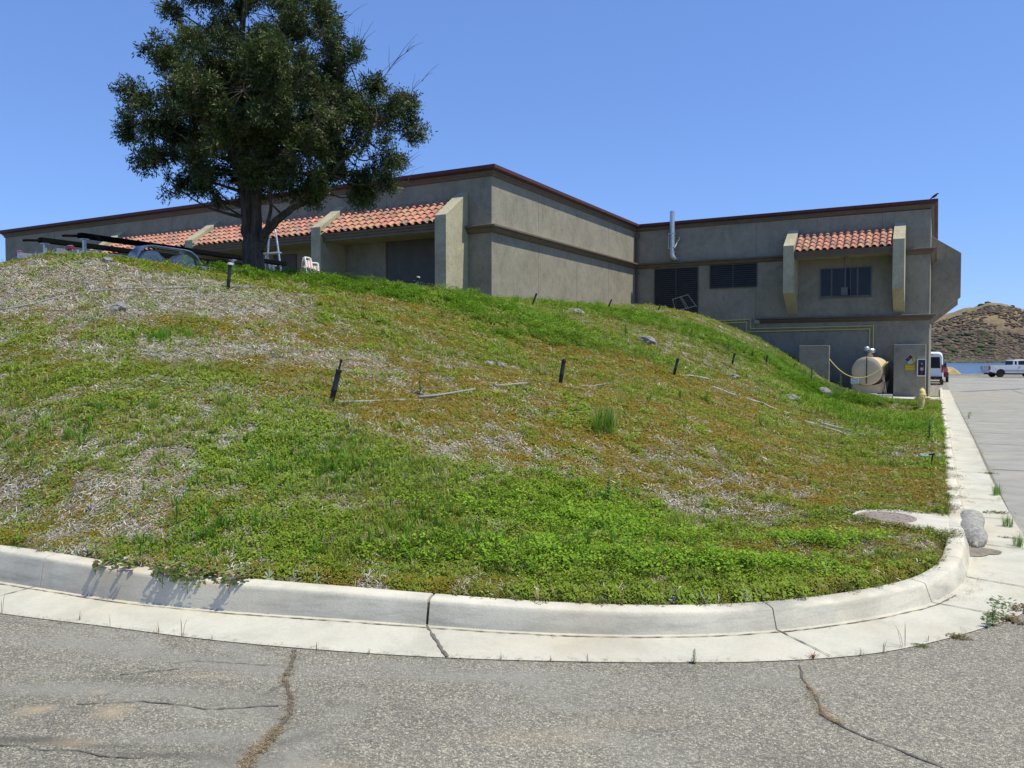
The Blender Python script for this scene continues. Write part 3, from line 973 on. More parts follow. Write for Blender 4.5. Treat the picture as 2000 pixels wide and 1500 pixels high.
M['tile'] = vcol_mat('clay_tile', .75, .25, bump=.15, bscale=60)
def awning(x0, x1, yw, p, ze, zt, name='tile_awning', seedv=1):
    r = random.Random(seedv)
    w = x1 - x0
    n = max(1, round(w / .30))
    pw = w / n
    L = math.hypot(p, zt - ze)
    ey = Vector((0, p / L, (zt - ze) / L))        # up the slope
    ex = Vector((1, 0, 0))
    ez = ex.cross(ey)
    org = Vector((x0, yw - p - .06, ze))
    rows = int(round(L / .345))
    ex_ = L / rows
    mb = MB()
    for j in range(rows):
        for i in range(n):
            k = r.random()
            if k < .68: c = (.46 + r.uniform(-.05, .06), .23 + r.uniform(-.03, .03), .155)
            elif k < .85: c = (.38 + r.uniform(-.04, .04), .185, .135)
            else: c = (.31, .19, .155)
            f = r.uniform(.88, 1.1); c = tuple(x * f for x in c)
            seg = 8
            s0, s1 = j * ex_ - .04, (j + 1) * ex_ + .03
            lift0, lift1 = .030, -.012
            cx = (i + .5) * pw
            vs, vi = [], []
            jx, js = r.uniform(-.006, .006), r.uniform(-.012, .012)
            for (s, lf, sc) in ((s0, lift0, 1.0), (s1, lift1, .86)):
                for q_ in range(seg + 1):
                    a = math.pi * q_ / seg
                    rr = pw * .335 * sc
                    vs.append(org + ex * (cx - rr * math.cos(a) + jx) + ey * (s + js) + ez * (lf + rr * .85 * math.sin(a)))
                for q_ in range(seg + 1):
                    a = math.pi * q_ / seg
                    rr = pw * .335 * sc - .016
                    vs.append(org + ex * (cx - rr * math.cos(a) + jx) + ey * (s + js) + ez * (lf - .004 + rr * .85 * math.sin(a)))
            m = seg + 1
            fs = []
            for q_ in range(seg):
                fs.append((q_, q_ + 1, 2 * m + q_ + 1, 2 * m + q_))
                fs.append((m + q_, 3 * m + q_, 3 * m + q_ + 1, m + q_ + 1))
                fs.append((q_, m + q_, m + q_ + 1, q_ + 1))
            mb.add(vs, fs, 0, c)
            # pan between caps
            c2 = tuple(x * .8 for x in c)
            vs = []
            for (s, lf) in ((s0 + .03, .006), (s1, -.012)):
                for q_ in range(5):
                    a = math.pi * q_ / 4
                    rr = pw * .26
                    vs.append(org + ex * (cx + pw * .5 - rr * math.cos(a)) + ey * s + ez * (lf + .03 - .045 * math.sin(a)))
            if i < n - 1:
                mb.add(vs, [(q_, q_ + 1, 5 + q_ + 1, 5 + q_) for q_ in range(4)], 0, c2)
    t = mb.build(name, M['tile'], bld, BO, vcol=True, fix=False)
    smooth_by_angle(t, 50)
    # deck, fascia and soffit
    mb = MB()
    g = .012
    mb.prism([(yw - p, ze - .02), (yw - p, ze - .05), (yw, zt - .12), (yw, zt - .03)], 0, x0 + g, x1 - g)
    mb.build('roof_deck', M['cornice'], bld, BO)
    mb = MB()
    mb.prism([(yw - p - .02, ze - .03), (yw - p - .02, ze - .10), (yw - p + .03, ze - .13), (yw - p + .03, ze - .20), (yw - p + .07, ze - .22), (yw - p + .07, ze - .32), (yw - p + .16, ze - .32), (yw - p + .16, ze - .03)], 0, x0 + g, x1 - g)
    mb.build('fascia', M['cornice'], bld, BO)
    mb = MB()
    mb.box((x0 + g, yw - p + .16, ze - .29), (x1 - g, yw - .002, ze - .25))
    mb.build('soffit', M['soffit'], bld, BO)
for k, (a, b) in enumerate([(FB, FA - FT), (FCc, FB - FT), (FD, FCc - FT)]):
    awning(a, b, YL, 1.42, 6.46, 7.46, seedv=k + 3)
awning(-6.03, -1.35 - FT, YW, 1.4, 6.68, 7.66, seedv=9)

def door(x0, x1, z0, z1, yw, double=True):
    mb = MB()
    mb.box((x0, yw - .03, z0), (x1, yw + .02, z1))
    d = mb.build('door', M['door'], bld, BO)
    mb = MB()
    mb.box((x0 - .06, yw - .05, z0), (x0 - .002, yw + .01, z1 + .0)); mb.box((x1 + .002, yw - .05, z0), (x1 + .06, yw + .01, z1))
    if double: mb.box(((x0 + x1) / 2 - .006, yw - .034, z0), ((x0 + x1) / 2 + .006, yw - .029, z1))
    mb.build('door_frame', M['cornice'], d)
    mb = MB()
    for xx in ((x0 + x1) / 2 + .12,):
        mb.tube([(xx, yw - .03, z0 + 1.0), (xx, yw - .09, z0 + 1.0), (xx + .12, yw - .09, z0 + 1.0)], .012, 8)
    mb.build('handle', M['galv'], d)
door(-18.96, -16.68, 3.6, 6.165, YL)
b2 = on(1, YL, 537, 489)[0], on(1, YL, 577, 488)[0]
door(b2[0], b2[1], 3.6, 6.0, YL)
b3 = on(1, YL, 395, 500)[0], on(1, YL, 440, 500)[0]
door(b3[0], b3[1], 3.6, 6.0, YL)

def louver(x0, x1, z0, z1, yw, pitch=.105):
    mb = MB()
    mb.box((x0, yw - .012, z0), (x1, yw + .02, z1))
    lv = mb.build('louver_vent', M['ink'], bld, BO)
    mb = MB()
    t = .05
    y0, y1 = yw - .07, yw - .012
    mb.box((x0, y0, z0), (x0 + t, y1, z1)); mb.box((x1 - t, y0, z0), (x1, y1, z1))
    mb.box((x0 + t, y0, z1 - t), (x1 - t, y1, z1)); mb.box((x0 + t, y0, z0), (x1 - t, y1, z0 + t))
    xm = (x0 + x1) / 2
    mb.box((xm - .03, y0, z0 + t), (xm + .03, y1, z1 - t))
    mb.build('louver_frame', M['louver'], lv)
    mb = MB()
    z = z0 + t + .02
    while z < z1 - t - .08:
        for a, b in ((x0 + t, xm - .03), (xm + .03, x1 - t)):
            mb.prism([(yw - .066, z), (yw - .062, z - .004), (yw - .014, z + .062), (yw - .018, z + .066)], 0, a + .003, b - .003)
        z += pitch
    mb.build('slats', M['louver'], lv)
louver(-13.25, -10.93, 2.9, 6.37, YW)
louver(-10.33, -7.98, 5.21, 6.41, YW)

# window of the right wing
x0, x1, z0, z1 = -5.03, -2.76, 4.58, 5.95
mb = MB(); mb.box((x0, YW - .02, z0), (x1, YW + .02, z1))
win = mb.build('window', M['wframe'], bld, BO)
mb = MB()
y0, y1, t = YW - .055, YW - .02, .045
xs_ = [x0, x0 + .52, x0 + 1.66, x1]
mb.box((x0, y0, z0), (x0 + t, y1, z1)); mb.box((x1 - t, y0, z0), (x1, y1, z1)); mb.box((x0 + t, y0, z1 - t), (x1 - t, y1, z1)); mb.box((x0 + t, y0, z0), (x1 - t, y1, z0 + t))
for xx in xs_[1:3]: mb.box((xx - .025, y0, z0 + t), (xx + .025, y1, z1 - t))
mb.box((x0 + 1.34, y0 + .01, z0 + t), (x0 + 1.37, y1, z1 - t))
mb.build('frame', M['wframe'], win)
mb = MB()
for a, b in zip(xs_[:-1], xs_[1:]): mb.box((a + .046, YW - .036, z0 + t + .002), (b - .046, YW - .021, z1 - t - .002))
mb.build('pane', M['window_glass'], win)
mb = MB(); mb.box((x0 - .04, YW - .08, z0 - .05), (x1 + .04, YW - .002, z0 - .003)); mb.build('sill', M['wframe'], win)
# pale pipe hanging in front of the window
mb = MB()
px = on(1, YW - .7, 1650, 500)[0]
mb.tube([(px - .14, YW - .7, 6.38), (px + .12, YW - .7, 6.38)], .03, 8)
mb.tube([(px - .03, YW - .7, 6.37), (px + .01, YW - .7, 6.2), (px + .03, YW - .7, 5.9), (px + .03, YW - .7, 4.95)], .028, 8)
mb.box((px - .13, YW - .8, 4.6), (px + .15, YW - .62, 4.95))
smooth_by_angle(mb.build('hanging_pipe', M['wframe'], bld, BO))
# exhaust stack
mb = MB()
ex = on(1, YW - .38, 1313, 440)[0]
yy = YW - .38
mb.tube([(ex, yy, 9.22), (ex, yy, 7.05), (ex + .02, yy, 6.93), (ex + .09, yy + .05, 6.84), (ex + .16, yy + .15, 6.82), (ex + .18, yy + .36, 6.82)], [.13, .13, .13, .13, .135, .135], 14)
mb.tube([(ex, yy, 9.20), (ex, yy, 9.26)], .128, 14)
mb.tube([(ex, yy, 8.62), (ex, yy, 8.66)], .124, 14)
exh = mb.build('exhaust_pipe', M['galv'], bld, BO); smooth_by_angle(exh)
mb = MB()
for z in (8.1, 7.35):
    mb.box((ex - .16, yy - .13, z - .02), (ex + .16, yy - .122, z + .02)); mb.box((ex - .17, yy - .13, z - .02), (ex - .16, YW, z + .02)); mb.box((ex + .16, yy - .13, z - .02), (ex + .17, YW, z + .02))
mb.tube([(ex + .16, yy - .12, 7.35), (ex + .32, YW - .05, 7.95)], .024, 6)
mb.tube([(ex - .16, yy - .12, 7.35), (ex - .22, YW - .05, 7.6)], .024, 6)
mb.tube([(ex + .16, yy - .12, 7.35), (ex + .16, yy - .12, 8.1)], .012, 6)
mb.tube([(ex - .16, yy - .12, 7.35), (ex - .16, yy - .12, 8.1)], .012, 6)
mb.build('pipe_bracket', M['galv'], exh)
# yellow gas pipes
for pth in ([(-11.3, 3.54), (-8.27, 3.60), (-8.27, 3.13), (-2.66, 3.17), (-2.66, 1.9)], [(-11.3, 3.40), (-8.48, 3.46), (-8.48, 2.97), (-2.82, 3.03), (-2.82, 1.9)]):
    mb = MB()
    for a, b in zip(pth[:-1], pth[1:]):
        mb.tube([(a[0], YW - .05, a[1]), (b[0], YW - .05, b[1])], .028, 8)
    for a in pth[1:-1]: mb.lathe([(.027, -.03), (.03, 0), (.027, .03)], (a[0], YW - .05, a[1]), 'z', 8)
    for k in range(6):
        xx = -7.6 + k * .9
        mb.box((xx, YW - .03, pth[3][1] - .02), (xx + .03, YW, pth[3][1] + .02))
    smooth_by_angle(mb.build('gas_pipe', M['pipe_yellow'], bld, BO))
mb = MB(); mb.box((-8.08, YW - .16, 3.36), (-7.82, YW, 3.56)); mb.box((-8.04, YW - .2, 3.40), (-7.86, YW - .16, 3.52)); mb.build('wall_light', M['cornice_top'], bld, BO, bevel=.01)
mb = MB(); mb.tube([(XC + .12, YW - .12, 8.3), (XC + .12, YW - .12, 6.7)], .05, 8); mb.tube([(XC + .12, YW - .12, 6.4), (XC + .12, YW - .12, 3.5)], .05, 8)
mb.box((XC + .02, YW - .2, 8.05), (XC + .22, YW - .02, 8.3)); mb.box((XC + .04, YW - .18, 6.12), (XC + .2, YW - .02, 6.3))
smooth_by_angle(mb.build('downspout', M['cornice'], bld, BO))
# stucco control joints
CJ = []
for x in (-8.05, -2.35): CJ.append(((x, YW - .004, 6.72), (x + .018, YW + .01, 8.40)))
CJ.append(((-8.05, YW - .004, 2.0), (-8.03, YW + .01, 6.4)))
for x in (-12.2, -5.2): CJ.append(((x, YW - .004, 7.8 if x > -6 else 6.72), (x + .018, YW + .01, 8.40)))
for y in (29.2, 33.1, 37.0):
    CJ.append(((XC - .01, y, 3.2), (XC + .004, y + .014, 6.2))); CJ.append(((XC - .01, y, 6.75), (XC + .004, y + .014, 8.2)))
for x in (-19, -23, -27, -31.2, -36, -40): CJ.append(((x, YL - .004, 7.5), (x + .018, YL + .01, 8.15)))
for a_, b_ in CJ:
    mb = MB(); mb.box(a_, b_); mb.build('control_joint', M['joint'], bld, BO)

# bird on the roof corner
bird = MB()
bx, by, bz = XR + .12, YW - .1, 8.81
bird.tube([(bx - .17, by, bz + .01), (bx - .1, by, bz + .07), (bx - .02, by, bz + .12), (bx + .06, by, bz + .17), (bx + .10, by, bz + .22), (bx + .14, by, bz + .235), (bx + .19, by, bz + .225)], [.012, .03, .055, .055, .038, .032, .006], 10)
bird.tube([(bx - .01, by - .02, bz + .08), (bx, by - .02, bz)], .006, 5); bird.tube([(bx - .01, by + .02, bz + .08), (bx, by + .02, bz)], .006, 5)
o = bird.build('bird', M['bird'], loc=None, shade=True); tag(o, 'small black bird perched on the right end of the roof edge', 'bird')

# ---- screen walls, tank, signs
wl = MB(); wl.box((-5.66, 39.0, -.9), (-4.36, 39.55, 2.24))
o = wl.build('screen_wall', M['stucco'], bevel=.015); tag(o, 'short olive stucco wall left of the fuel tank at the foot of the slope', 'wall', 'screen walls beside the fuel tank')
wr = MB(); wr.box((-1.70, 39.0, -.6), (-.45, 40.95, 2.26))
o = wr.build('screen_wall', M['stucco'], bevel=.015); tag(o, 'short olive stucco wall right of the fuel tank carrying the hazard signs', 'wall', 'screen walls beside the fuel tank')

tk = empty('fuel_tank', (-2.78, 38.95, .1), 'tan cylindrical fuel tank on saddle legs between the two short stucco walls', 'fuel tank', rz=-rad(8))
R_ = .64
mb = MB(); mb.lathe([(.0, 0), (R_ * .5, -.012), (R_ - .03, -.005), (R_, .02), (R_, .05)], (0, 0, .98), 'y', 40)
e = mb.build('tank_end', M['tank'], tk); smooth_by_angle(e, 50)
mb = MB(); mb.lathe([(R_ - .012, .05), (R_ - .012, 1.75), (R_ - .05, 1.8), (.0, 1.82)], (0, 0, .98), 'y', 40)
e = mb.build('shell', M['tank'], tk); smooth_by_angle(e, 50)
mb = MB(); mb.box((-.022, -.03, .42), (.022, -.014, 1.60)); mb.build('gauge_strip', M['tank_dark'], tk)
mb = MB()
for y in (.18, 1.35):
    mb = MB(); mb.prism([(-.56, 0), (.56, 0), (.66, .55), (.5, .42), (.3, .36), (0, .33), (-.3, .36), (-.5, .42), (-.66, .55)], 1, y, y + .12)
    mb.build('saddle', M['tank'], tk)
for sx in (-1, 1):
    mb = MB(); mb.tube([(sx * .60, .12, .0), (sx * .70, .12, .8)], .02, 6); mb.build('leg', M['tank'], tk)
mb = MB(); mb.tube([(.72, .1, 0), (.64, .1, .75)], .014, 6); mb.tube([(.80, .1, 0), (.70, .1, .75)], .014, 6)
for k in range(3): mb.tube([(.70 - .02 * k, .1, .15 + .2 * k), (.79 - .02 * k, .1, .15 + .2 * k)], .01, 5)
mb.build('ladder', M['tank'], tk)
mb = MB(); mb.lathe([(.12, 1.63), (.12, 1.70), (.09, 1.72), (.09, 1.80)], (.06, .35, 0), 'z', 20)
mb.build('filler_neck', M['tank'], tk)
mb = MB(); mb.lathe([(.10, 1.80), (.17, 1.84), (.18, 1.93), (.13, 1.99), (.0, 2.0)], (.10, .35, 0), 'z', 20); mb.lathe([(.09, 1.88), (.13, 1.92), (.13, 2.02), (.09, 2.07), (0, 2.08)], (-.08, .30, 0), 'z', 18)
smooth_by_angle(mb.build('vent_cap', M['galv'], tk))
mb = MB(); mb.box((-2.35, 38.55, -.25), (-1.72, 40.9, .06)); mb.box((-3.75, 38.6, -.25), (-2.35, 40.9, .09))
o = mb.build('tank_plinth', M['conc_pad'], bevel=.01); tag(o, 'pale concrete plinth under the tan fuel tank', 'plinth')

# rope with a sign
pA = np.array([-4.34, 38.93, 1.62]); pB = np.array([-1.90, 38.5, 1.50])
pts = []
for k in range(25):
    t = k / 24
    p = pA * (1 - t) + pB * t
    p = p + np.array([0, -.25 * math.sin(math.pi * t), -.78 * 4 * t * (1 - t)])
    pts.append(p)
mb = MB(); mb.tube(pts, .020, 6)
o = mb.build('barrier_rope', M['rope'], shade=True); tag(o, 'yellow rope slung in front of the tan fuel tank', 'rope')
mid = pts[11]
mb = MB(); mb.box((-.17, -.006, -.24), (.17, .006, 0))
sg = empty('notice_sign', (mid[0], mid[1] - .02, mid[2] - .02), 'small white notice hanging from the yellow rope', 'sign')
mb.build('board', M['white'], sg)
text_mesh('NOTICE', .065, 'lettering', M['ink'], sg, (0, -.008, -.07), (rad(90), 0, 0))
text_mesh('KEEP OUT', .062, 'lettering', M['ink'], sg, (0, -.008, -.17), (rad(90), 0, 0))

# hazard diamond
ys_ = 38.985
cd = on(1, ys_, 1778, 702.5)
dz = empty('hazard_sign', (cd[0], ys_, cd[2]), 'diamond shaped hazard sign in blue red yellow and white on the right stucco wall', 'sign')
h_ = .245
def diamond(cx, cz, h, y0, y1):
    return MB().prism([(cx, cz - h), (cx + h, cz), (cx, cz + h), (cx - h, cz)], 1, y0, y1)
diamond(0, 0, h_, 0, .012).build('border', M['white_sign'], dz)
q_ = h_ / 2 * .90
for nm, cx, cz, m, tx in (('quarter_blue', -q_, 0, 'blue', '0'), ('quarter_red', 0, q_, 'sign_red', '2'), ('quarter_yellow', q_, 0, 'yellow_sign', '0'), ('quarter_white', 0, -q_, 'white_sign', None)):
    p_ = diamond(cx, cz, q_ * .96, -.004, 0).build('quarter', M[m], dz)
    if tx: text_mesh(tx, .16, 'digit', M['ink'], p_, (cx, -.006, cz), (rad(90), 0, 0))
cd = on(1, ys_, 1777.5, 717.5)
ns = empty('warning_sign', (cd[0], ys_, cd[2]), 'yellow warning sign with black lettering below the hazard diamond', 'sign')
MB().box((-.205, 0, -.135), (.205, .01, .135)).build('board', M['yellow_sign'], ns)
mb = MB()
for a, b in (((-.205, -.003, .128), (.205, -.0005, .135)), ((-.205, -.003, -.135), (.205, -.0005, -.128)), ((-.205, -.003, -.128), (-.198, -.0005, .128)), ((.198, -.003, -.128), (.205, -.0005, .128))): mb.box(a, b)
mb.build('border', M['ink'], ns)
for k, tx in enumerate(('NO SMOKING', 'NO OPEN FLAMES', 'WITHIN 50 FEET')):
    text_mesh(tx, .062 if k == 0 else .05, 'lettering', M['ink'], ns, (0, -.003, .08 - .08 * k), (rad(90), 0, 0))
# extinguisher cabinet
cd = on(1, ys_, 1800, 718)
ec = empty('extinguisher_cabinet', (cd[0], 38.99, cd[2]), 'white framed fire extinguisher cabinet at the right edge of the stucco wall', 'cabinet')
MB().box((-.15, -.02, -.36), (.15, 0, .36)).build('back', M['grey_glass'], ec)
mb = MB()
for a, b in (((-.175, -.16, .335), (.175, 0, .375)), ((-.175, -.16, -.375), (.175, 0, -.335)), ((-.175, -.16, -.335), (-.14, 0, .335)), ((.14, -.16, -.335), (.175, 0, .335))): mb.box(a, b)
mb.build('frame', M['white'], ec)
fx = empty('fire_extinguisher', (cd[0], 38.90, cd[2] - .32), 'red fire extinguisher inside the white framed cabinet', 'extinguisher')
mb = MB(); mb.lathe([(.055, 0), (.06, .02), (.06, .36), (.045, .42), (.02, .45)], (0, 0, 0), 'z', 16); smooth_by_angle(mb.build('cylinder', M['red_dark'], fx))
mb = MB(); mb.lathe([(.062, .20), (.0625, .22), (.0625, .30), (.062, .32)], (0, 0, 0), 'z', 16); smooth_by_angle(mb.build('paper_label', M['white_sign'], fx))
mb = MB(); mb.lathe([(.02, .45), (.02, .5)], (0, 0, 0), 'z', 10); mb.box((-.02, -.05, .5), (.02, .06, .53)); mb.tube([(0, .03, .49), (.07, .02, .42), (.075, 0, .2)], .012, 6); mb.build('valve', M['galv'], fx)

# ---- hydrant
hp, hf = at(1800, 812, 25), 25
hzz = hz1(hp[0], hp[1])
hyd = empty('fire_hydrant', (hp[0], hp[1], hzz - .02), 'yellow fire hydrant standing in the grass beside the right kerb', 'fire hydrant')
mb = MB(); mb.lathe([(.16, 0), (.16, .03), (.105, .05), (.098, .40), (.12, .42), (.12, .45), (.10, .46)], seg=20); smooth_by_angle(mb.build('barrel', M['yellow'], hyd), 35)
mb = MB(); mb.lathe([(.125, .46), (.125, .49), (.105, .50), (.10, .56), (.08, .62), (.045, .655), (.03, .66), (.03, .70), (.0, .70)], seg=20); smooth_by_angle(mb.build('bonnet', M['yellow'], hyd), 35)
for (dx, dy, r1, L_) in ((1, 0, .05, .21), (-1, 0, .045, .19), (-.1, -1, .062, .20)):
    n_ = Vector((dx, dy, 0)).normalized()
    mb = MB(); mb.tube([n_ * .08 + Vector((0, 0, .36)), n_ * (L_ - .05) + Vector((0, 0, .36))], r1, 12)
    nz = mb.build('nozzle', M['yellow'], hyd)
    mb = MB(); mb.tube([n_ * (L_ - .05) + Vector((0, 0, .36)), n_ * L_ + Vector((0, 0, .36))], r1 * 1.25, 12); mb.tube([n_ * L_ + Vector((0, 0, .36)), n_ * (L_ + .035) + Vector((0, 0, .36))], .018, 6)
    mb.build('nozzle_cap', M['yellow'], nz)

# ---- leaning metal frame near the louvred door
fA = at(1320, 612, 37.5); fB = at(1362, 616, 37.5)
fz = hz1(*fA[:2])
fr = empty('metal_frame', (fA[0], fA[1], fz - .05), 'bare tubular metal frame leaning beside the tall louvred door', 'frame')
wv_ = np.linalg.norm((fB - fA)[:2])
ang = math.atan2(fB[1] - fA[1], fB[0] - fA[0])
fr.rotation_euler = (rad(-8), rad(-14), ang)
mb = MB()
for a, b in (((0, 0, 0), (0, 0, .62)), ((0, 0, .62), (.75, 0, .66)), ((.75, 0, .66), (1.0, 0, 0)), ((.42, 0, .64), (.62, 0, 0)), ((0, 0, .05), (1.0, 0, .05)), ((.37, 0, .64), (.52, 0, 0))): mb.tube([a, b], .013, 6)
mb.build('tubing', M['wframe'], fr)
#@@PART4
# ================================================================== TRAILER
TX, TY, TG = -16.94, 10.8, 3.42
tr = empty('boat_trailer', (TX - .7, TY + 3.2, TG), 'empty galvanised boat trailer with black bunks and cloth covered wheels behind the crest', 'trailer')
# local frame: x right, y forward (away from the viewer), origin midway; near side x=+.7
def tl(x, y, z): return (x, y - 3.2, z)
BZ = .13
for sx, z_end in ((.70, .86), (-.75, .80)):
    mb = MB()
    mb.add(*(lambda a, b, w, h: ([(a[0] - w, a[1], a[2]), (a[0] + w, a[1], a[2]), (a[0] + w, a[1], a[2] + h), (a[0] - w, a[1], a[2] + h), (b[0] - w, b[1], b[2]), (b[0] + w, b[1], b[2]), (b[0] + w, b[1], b[2] + h), (b[0] - w, b[1], b[2] + h)],
            [(0, 1, 2, 3), (4, 7, 6, 5), (0, 4, 5, 1), (1, 5, 6, 2), (2, 6, 7, 3), (3, 7, 4, 0)]))(tl(sx, .5, .76 + BZ), tl(sx * .95, 6.9, .80 + BZ), .085, .115))
    mb.add(*(lambda a, b, w, h: ([(a[0] - w, a[1], a[2]), (a[0] + w, a[1], a[2]), (a[0] + w, a[1], a[2] + h), (a[0] - w, a[1], a[2] + h), (b[0] - w, b[1], b[2]), (b[0] + w, b[1], b[2]), (b[0] + w, b[1], b[2] + h), (b[0] - w, b[1], b[2] + h)],
            [(0, 1, 2, 3), (4, 7, 6, 5), (0, 4, 5, 1), (1, 5, 6, 2), (2, 6, 7, 3), (3, 7, 4, 0)]))(tl(sx - .03, .15, .74 + BZ), tl(sx - .01, .5, .78 + BZ), .06, .05))
    mb.build('bunk', M['carpet'], tr, bevel=.012)
    for y in (.62, 2.0, 3.3, 4.9, 6.4):
        mb = MB(); mb.box(tl(sx - .03, y - .03, .42), tl(sx + .03, y + .03, .755 + BZ)); mb.box(tl(sx - .07, y - .07, .735 + BZ), tl(sx + .07, y + .07, .758 + BZ))
        mb.build('bunk_post', M['galv'], tr)
    mb = MB(); mb.box(tl(sx * 1.0 - .04, .0, .46), tl(sx * 1.0 + .04, 6.0, .60)); mb.build('side_rail', M['galv'], tr)
for y in (.30, 1.1, 3.5, 4.9):
    mb = MB(); mb.box(tl(-.955, y - .035, .50), tl(.955, y + .035, .59))
    for k in range(8): mb.box(tl(-.9 + k * .22, y - .038, .535), tl(-.88 + k * .22, y - .0352, .555), 1)
    mb.build('cross_member', [M['galv'], M['ink']], tr)
for sx in (1, -1):
    for yy_ in (1.92, 2.82):
        w = MB(); w.lathe([(.20, -.10), (.34, -.10), (.37, -.06), (.37, .06), (.34, .10), (.2, .10)], tl(sx * 1.18, yy_, .37), 'x', 36)
        wo_ = w.build('wheel', M['rubber'], tr); smooth_by_angle(wo_)
        # cloth cover with sagging folds
        vs, fs = [], []
        ns_, nr = 44, 9
        c = tl(sx * 1.18, yy_, .37)
        for i in range(nr + 1):
            rr = .375 * i / nr
            for k in range(ns_):
                a = 2 * math.pi * k / ns_
                y_, z_ = rr * math.cos(a), rr * math.sin(a)
                fold = .028 * math.sin(z_ * 34 + 2.2 * math.sin(y_ * 9 + yy_ * 3)) * (1 - (rr / .4) ** 4) + .008 * math.sin(z_ * 71 + y_ * 13)
                vs.append((c[0] + sx * (.165 + fold * 1.3 - .045 * (rr / .375) ** 6), c[1] + y_, c[2] + z_))
        for i in range(nr):
            for k in range(ns_):
                k2 = (k + 1) % ns_
                fs.append((i * ns_ + k, i * ns_ + k2, (i + 1) * ns_ + k2, (i + 1) * ns_ + k))
        base = nr * ns_
        for k in range(ns_):
            a = 2 * math.pi * k / ns_
            vs.append((c[0] - sx * .10, c[1] + .372 * math.cos(a), c[2] + .372 * math.sin(a)))
        for k in range(ns_):
            k2 = (k + 1) % ns_
            fs.append((base + k, base + k2, base + ns_ + k2, base + ns_ + k))
        cv = MB().add(vs, fs); co_ = cv.build('wheel_cover', M['canvas'], wo_, shade=True)
    # tandem fender
    pts = []
    for k in range(9):
        a = math.pi - math.pi / 2 * k / 8
        pts.append((1.92 + .50 * math.cos(a), .37 + .50 * math.sin(a)))
    for k in range(9):
        a = math.pi / 2 - math.pi / 2 * k / 8
        pts.append((2.82 + .50 * math.cos(a), .37 + .50 * math.sin(a)))
    vs, fs = [], []
    for (y_, z_) in pts:
        vs += [tl(sx * 1.02, y_, z_), tl(sx * 1.36, y_, z_), tl(sx * 1.37, y_, z_ - .04)]
    for i in range(len(pts) - 1):
        fs += [(3 * i, 3 * i + 1, 3 * i + 4, 3 * i + 3), (3 * i + 1, 3 * i + 2, 3 * i + 5, 3 * i + 4)]
    fo = MB().add(vs, fs).build('fender', M['alu'], tr); 
    sm = fo.modifiers.new('thick', 'SOLIDIFY'); sm.thickness = .012
    smooth_by_angle(fo)
# tail lights
for sx in (.92, -.95):
    mb = MB(); mb.lathe([(.055, -.02), (.055, .02), (.04, .03)], tl(sx - .03, .10, .60), 'y', 16); mb.box(tl(sx + .05, .05, .57), tl(sx + .16, .13, .64))
    mb.build('tail_light', M['red'], tr, bevel=.006)
    mb = MB(); mb.box(tl(sx - .10, .145, .54), tl(sx + .05, .17, .67)); mb.build('light_bracket', M['alu'], tr)
mb = MB(); mb.box(tl(-.05, 5.6, .36), tl(.05, 7.6, .46)); mb.build('tongue', M['galv'], tr)
# winch post and boarding ladder with a curved handrail
lx = 0.15
mb = MB(); mb.box(tl(-.12, 6.45, .8), tl(.02, 6.6, 1.5)); mb.build('bow_stop', M['carpet'], tr, bevel=.02)
mb = MB(); mb.box(tl(.03, 6.45, .45), tl(.08, 6.6, 1.45)); mb.box(tl(-.1, 6.4, .78), tl(.3, 6.5, .83)); mb.box(tl(-.12, 6.4, 1.0), tl(-.2, 6.6, 1.3)); mb.build('winch_post', M['galv'], tr)
mb = MB()
rail = [(.78, 6.7, .0), (.72, 6.7, .7), (.62, 6.7, 1.35), (.53, 6.7, 1.85), (.46, 6.7, 2.02), (.36, 6.7, 2.06), (.28, 6.7, 1.98)]
mb.tube([tl(*p) for p in rail], .026, 8)
mb.tube([tl(.28, 6.7, 1.98), tl(.2, 6.7, 1.25)], .026, 8)
mb.tube([tl(-.08, 6.7, .0), tl(.14, 6.7, 1.25)], .03, 8); mb.tube([tl(.44, 6.75, 0), tl(.14, 6.75, 1.25)], .03, 8); mb.tube([tl(.2, 6.7, 0), tl(.02, 6.7, 1.2)], .03, 8)
for z, x0_, x1_ in ((1.28, -.02, .66), (.60, .05, .74), (.28, 0, .76)):
    mb.box(tl(x0_, 6.62, z), tl(x1_, 6.78, z + .035))
smooth_by_angle(mb.build('boarding_ladder', M['alu'], tr))

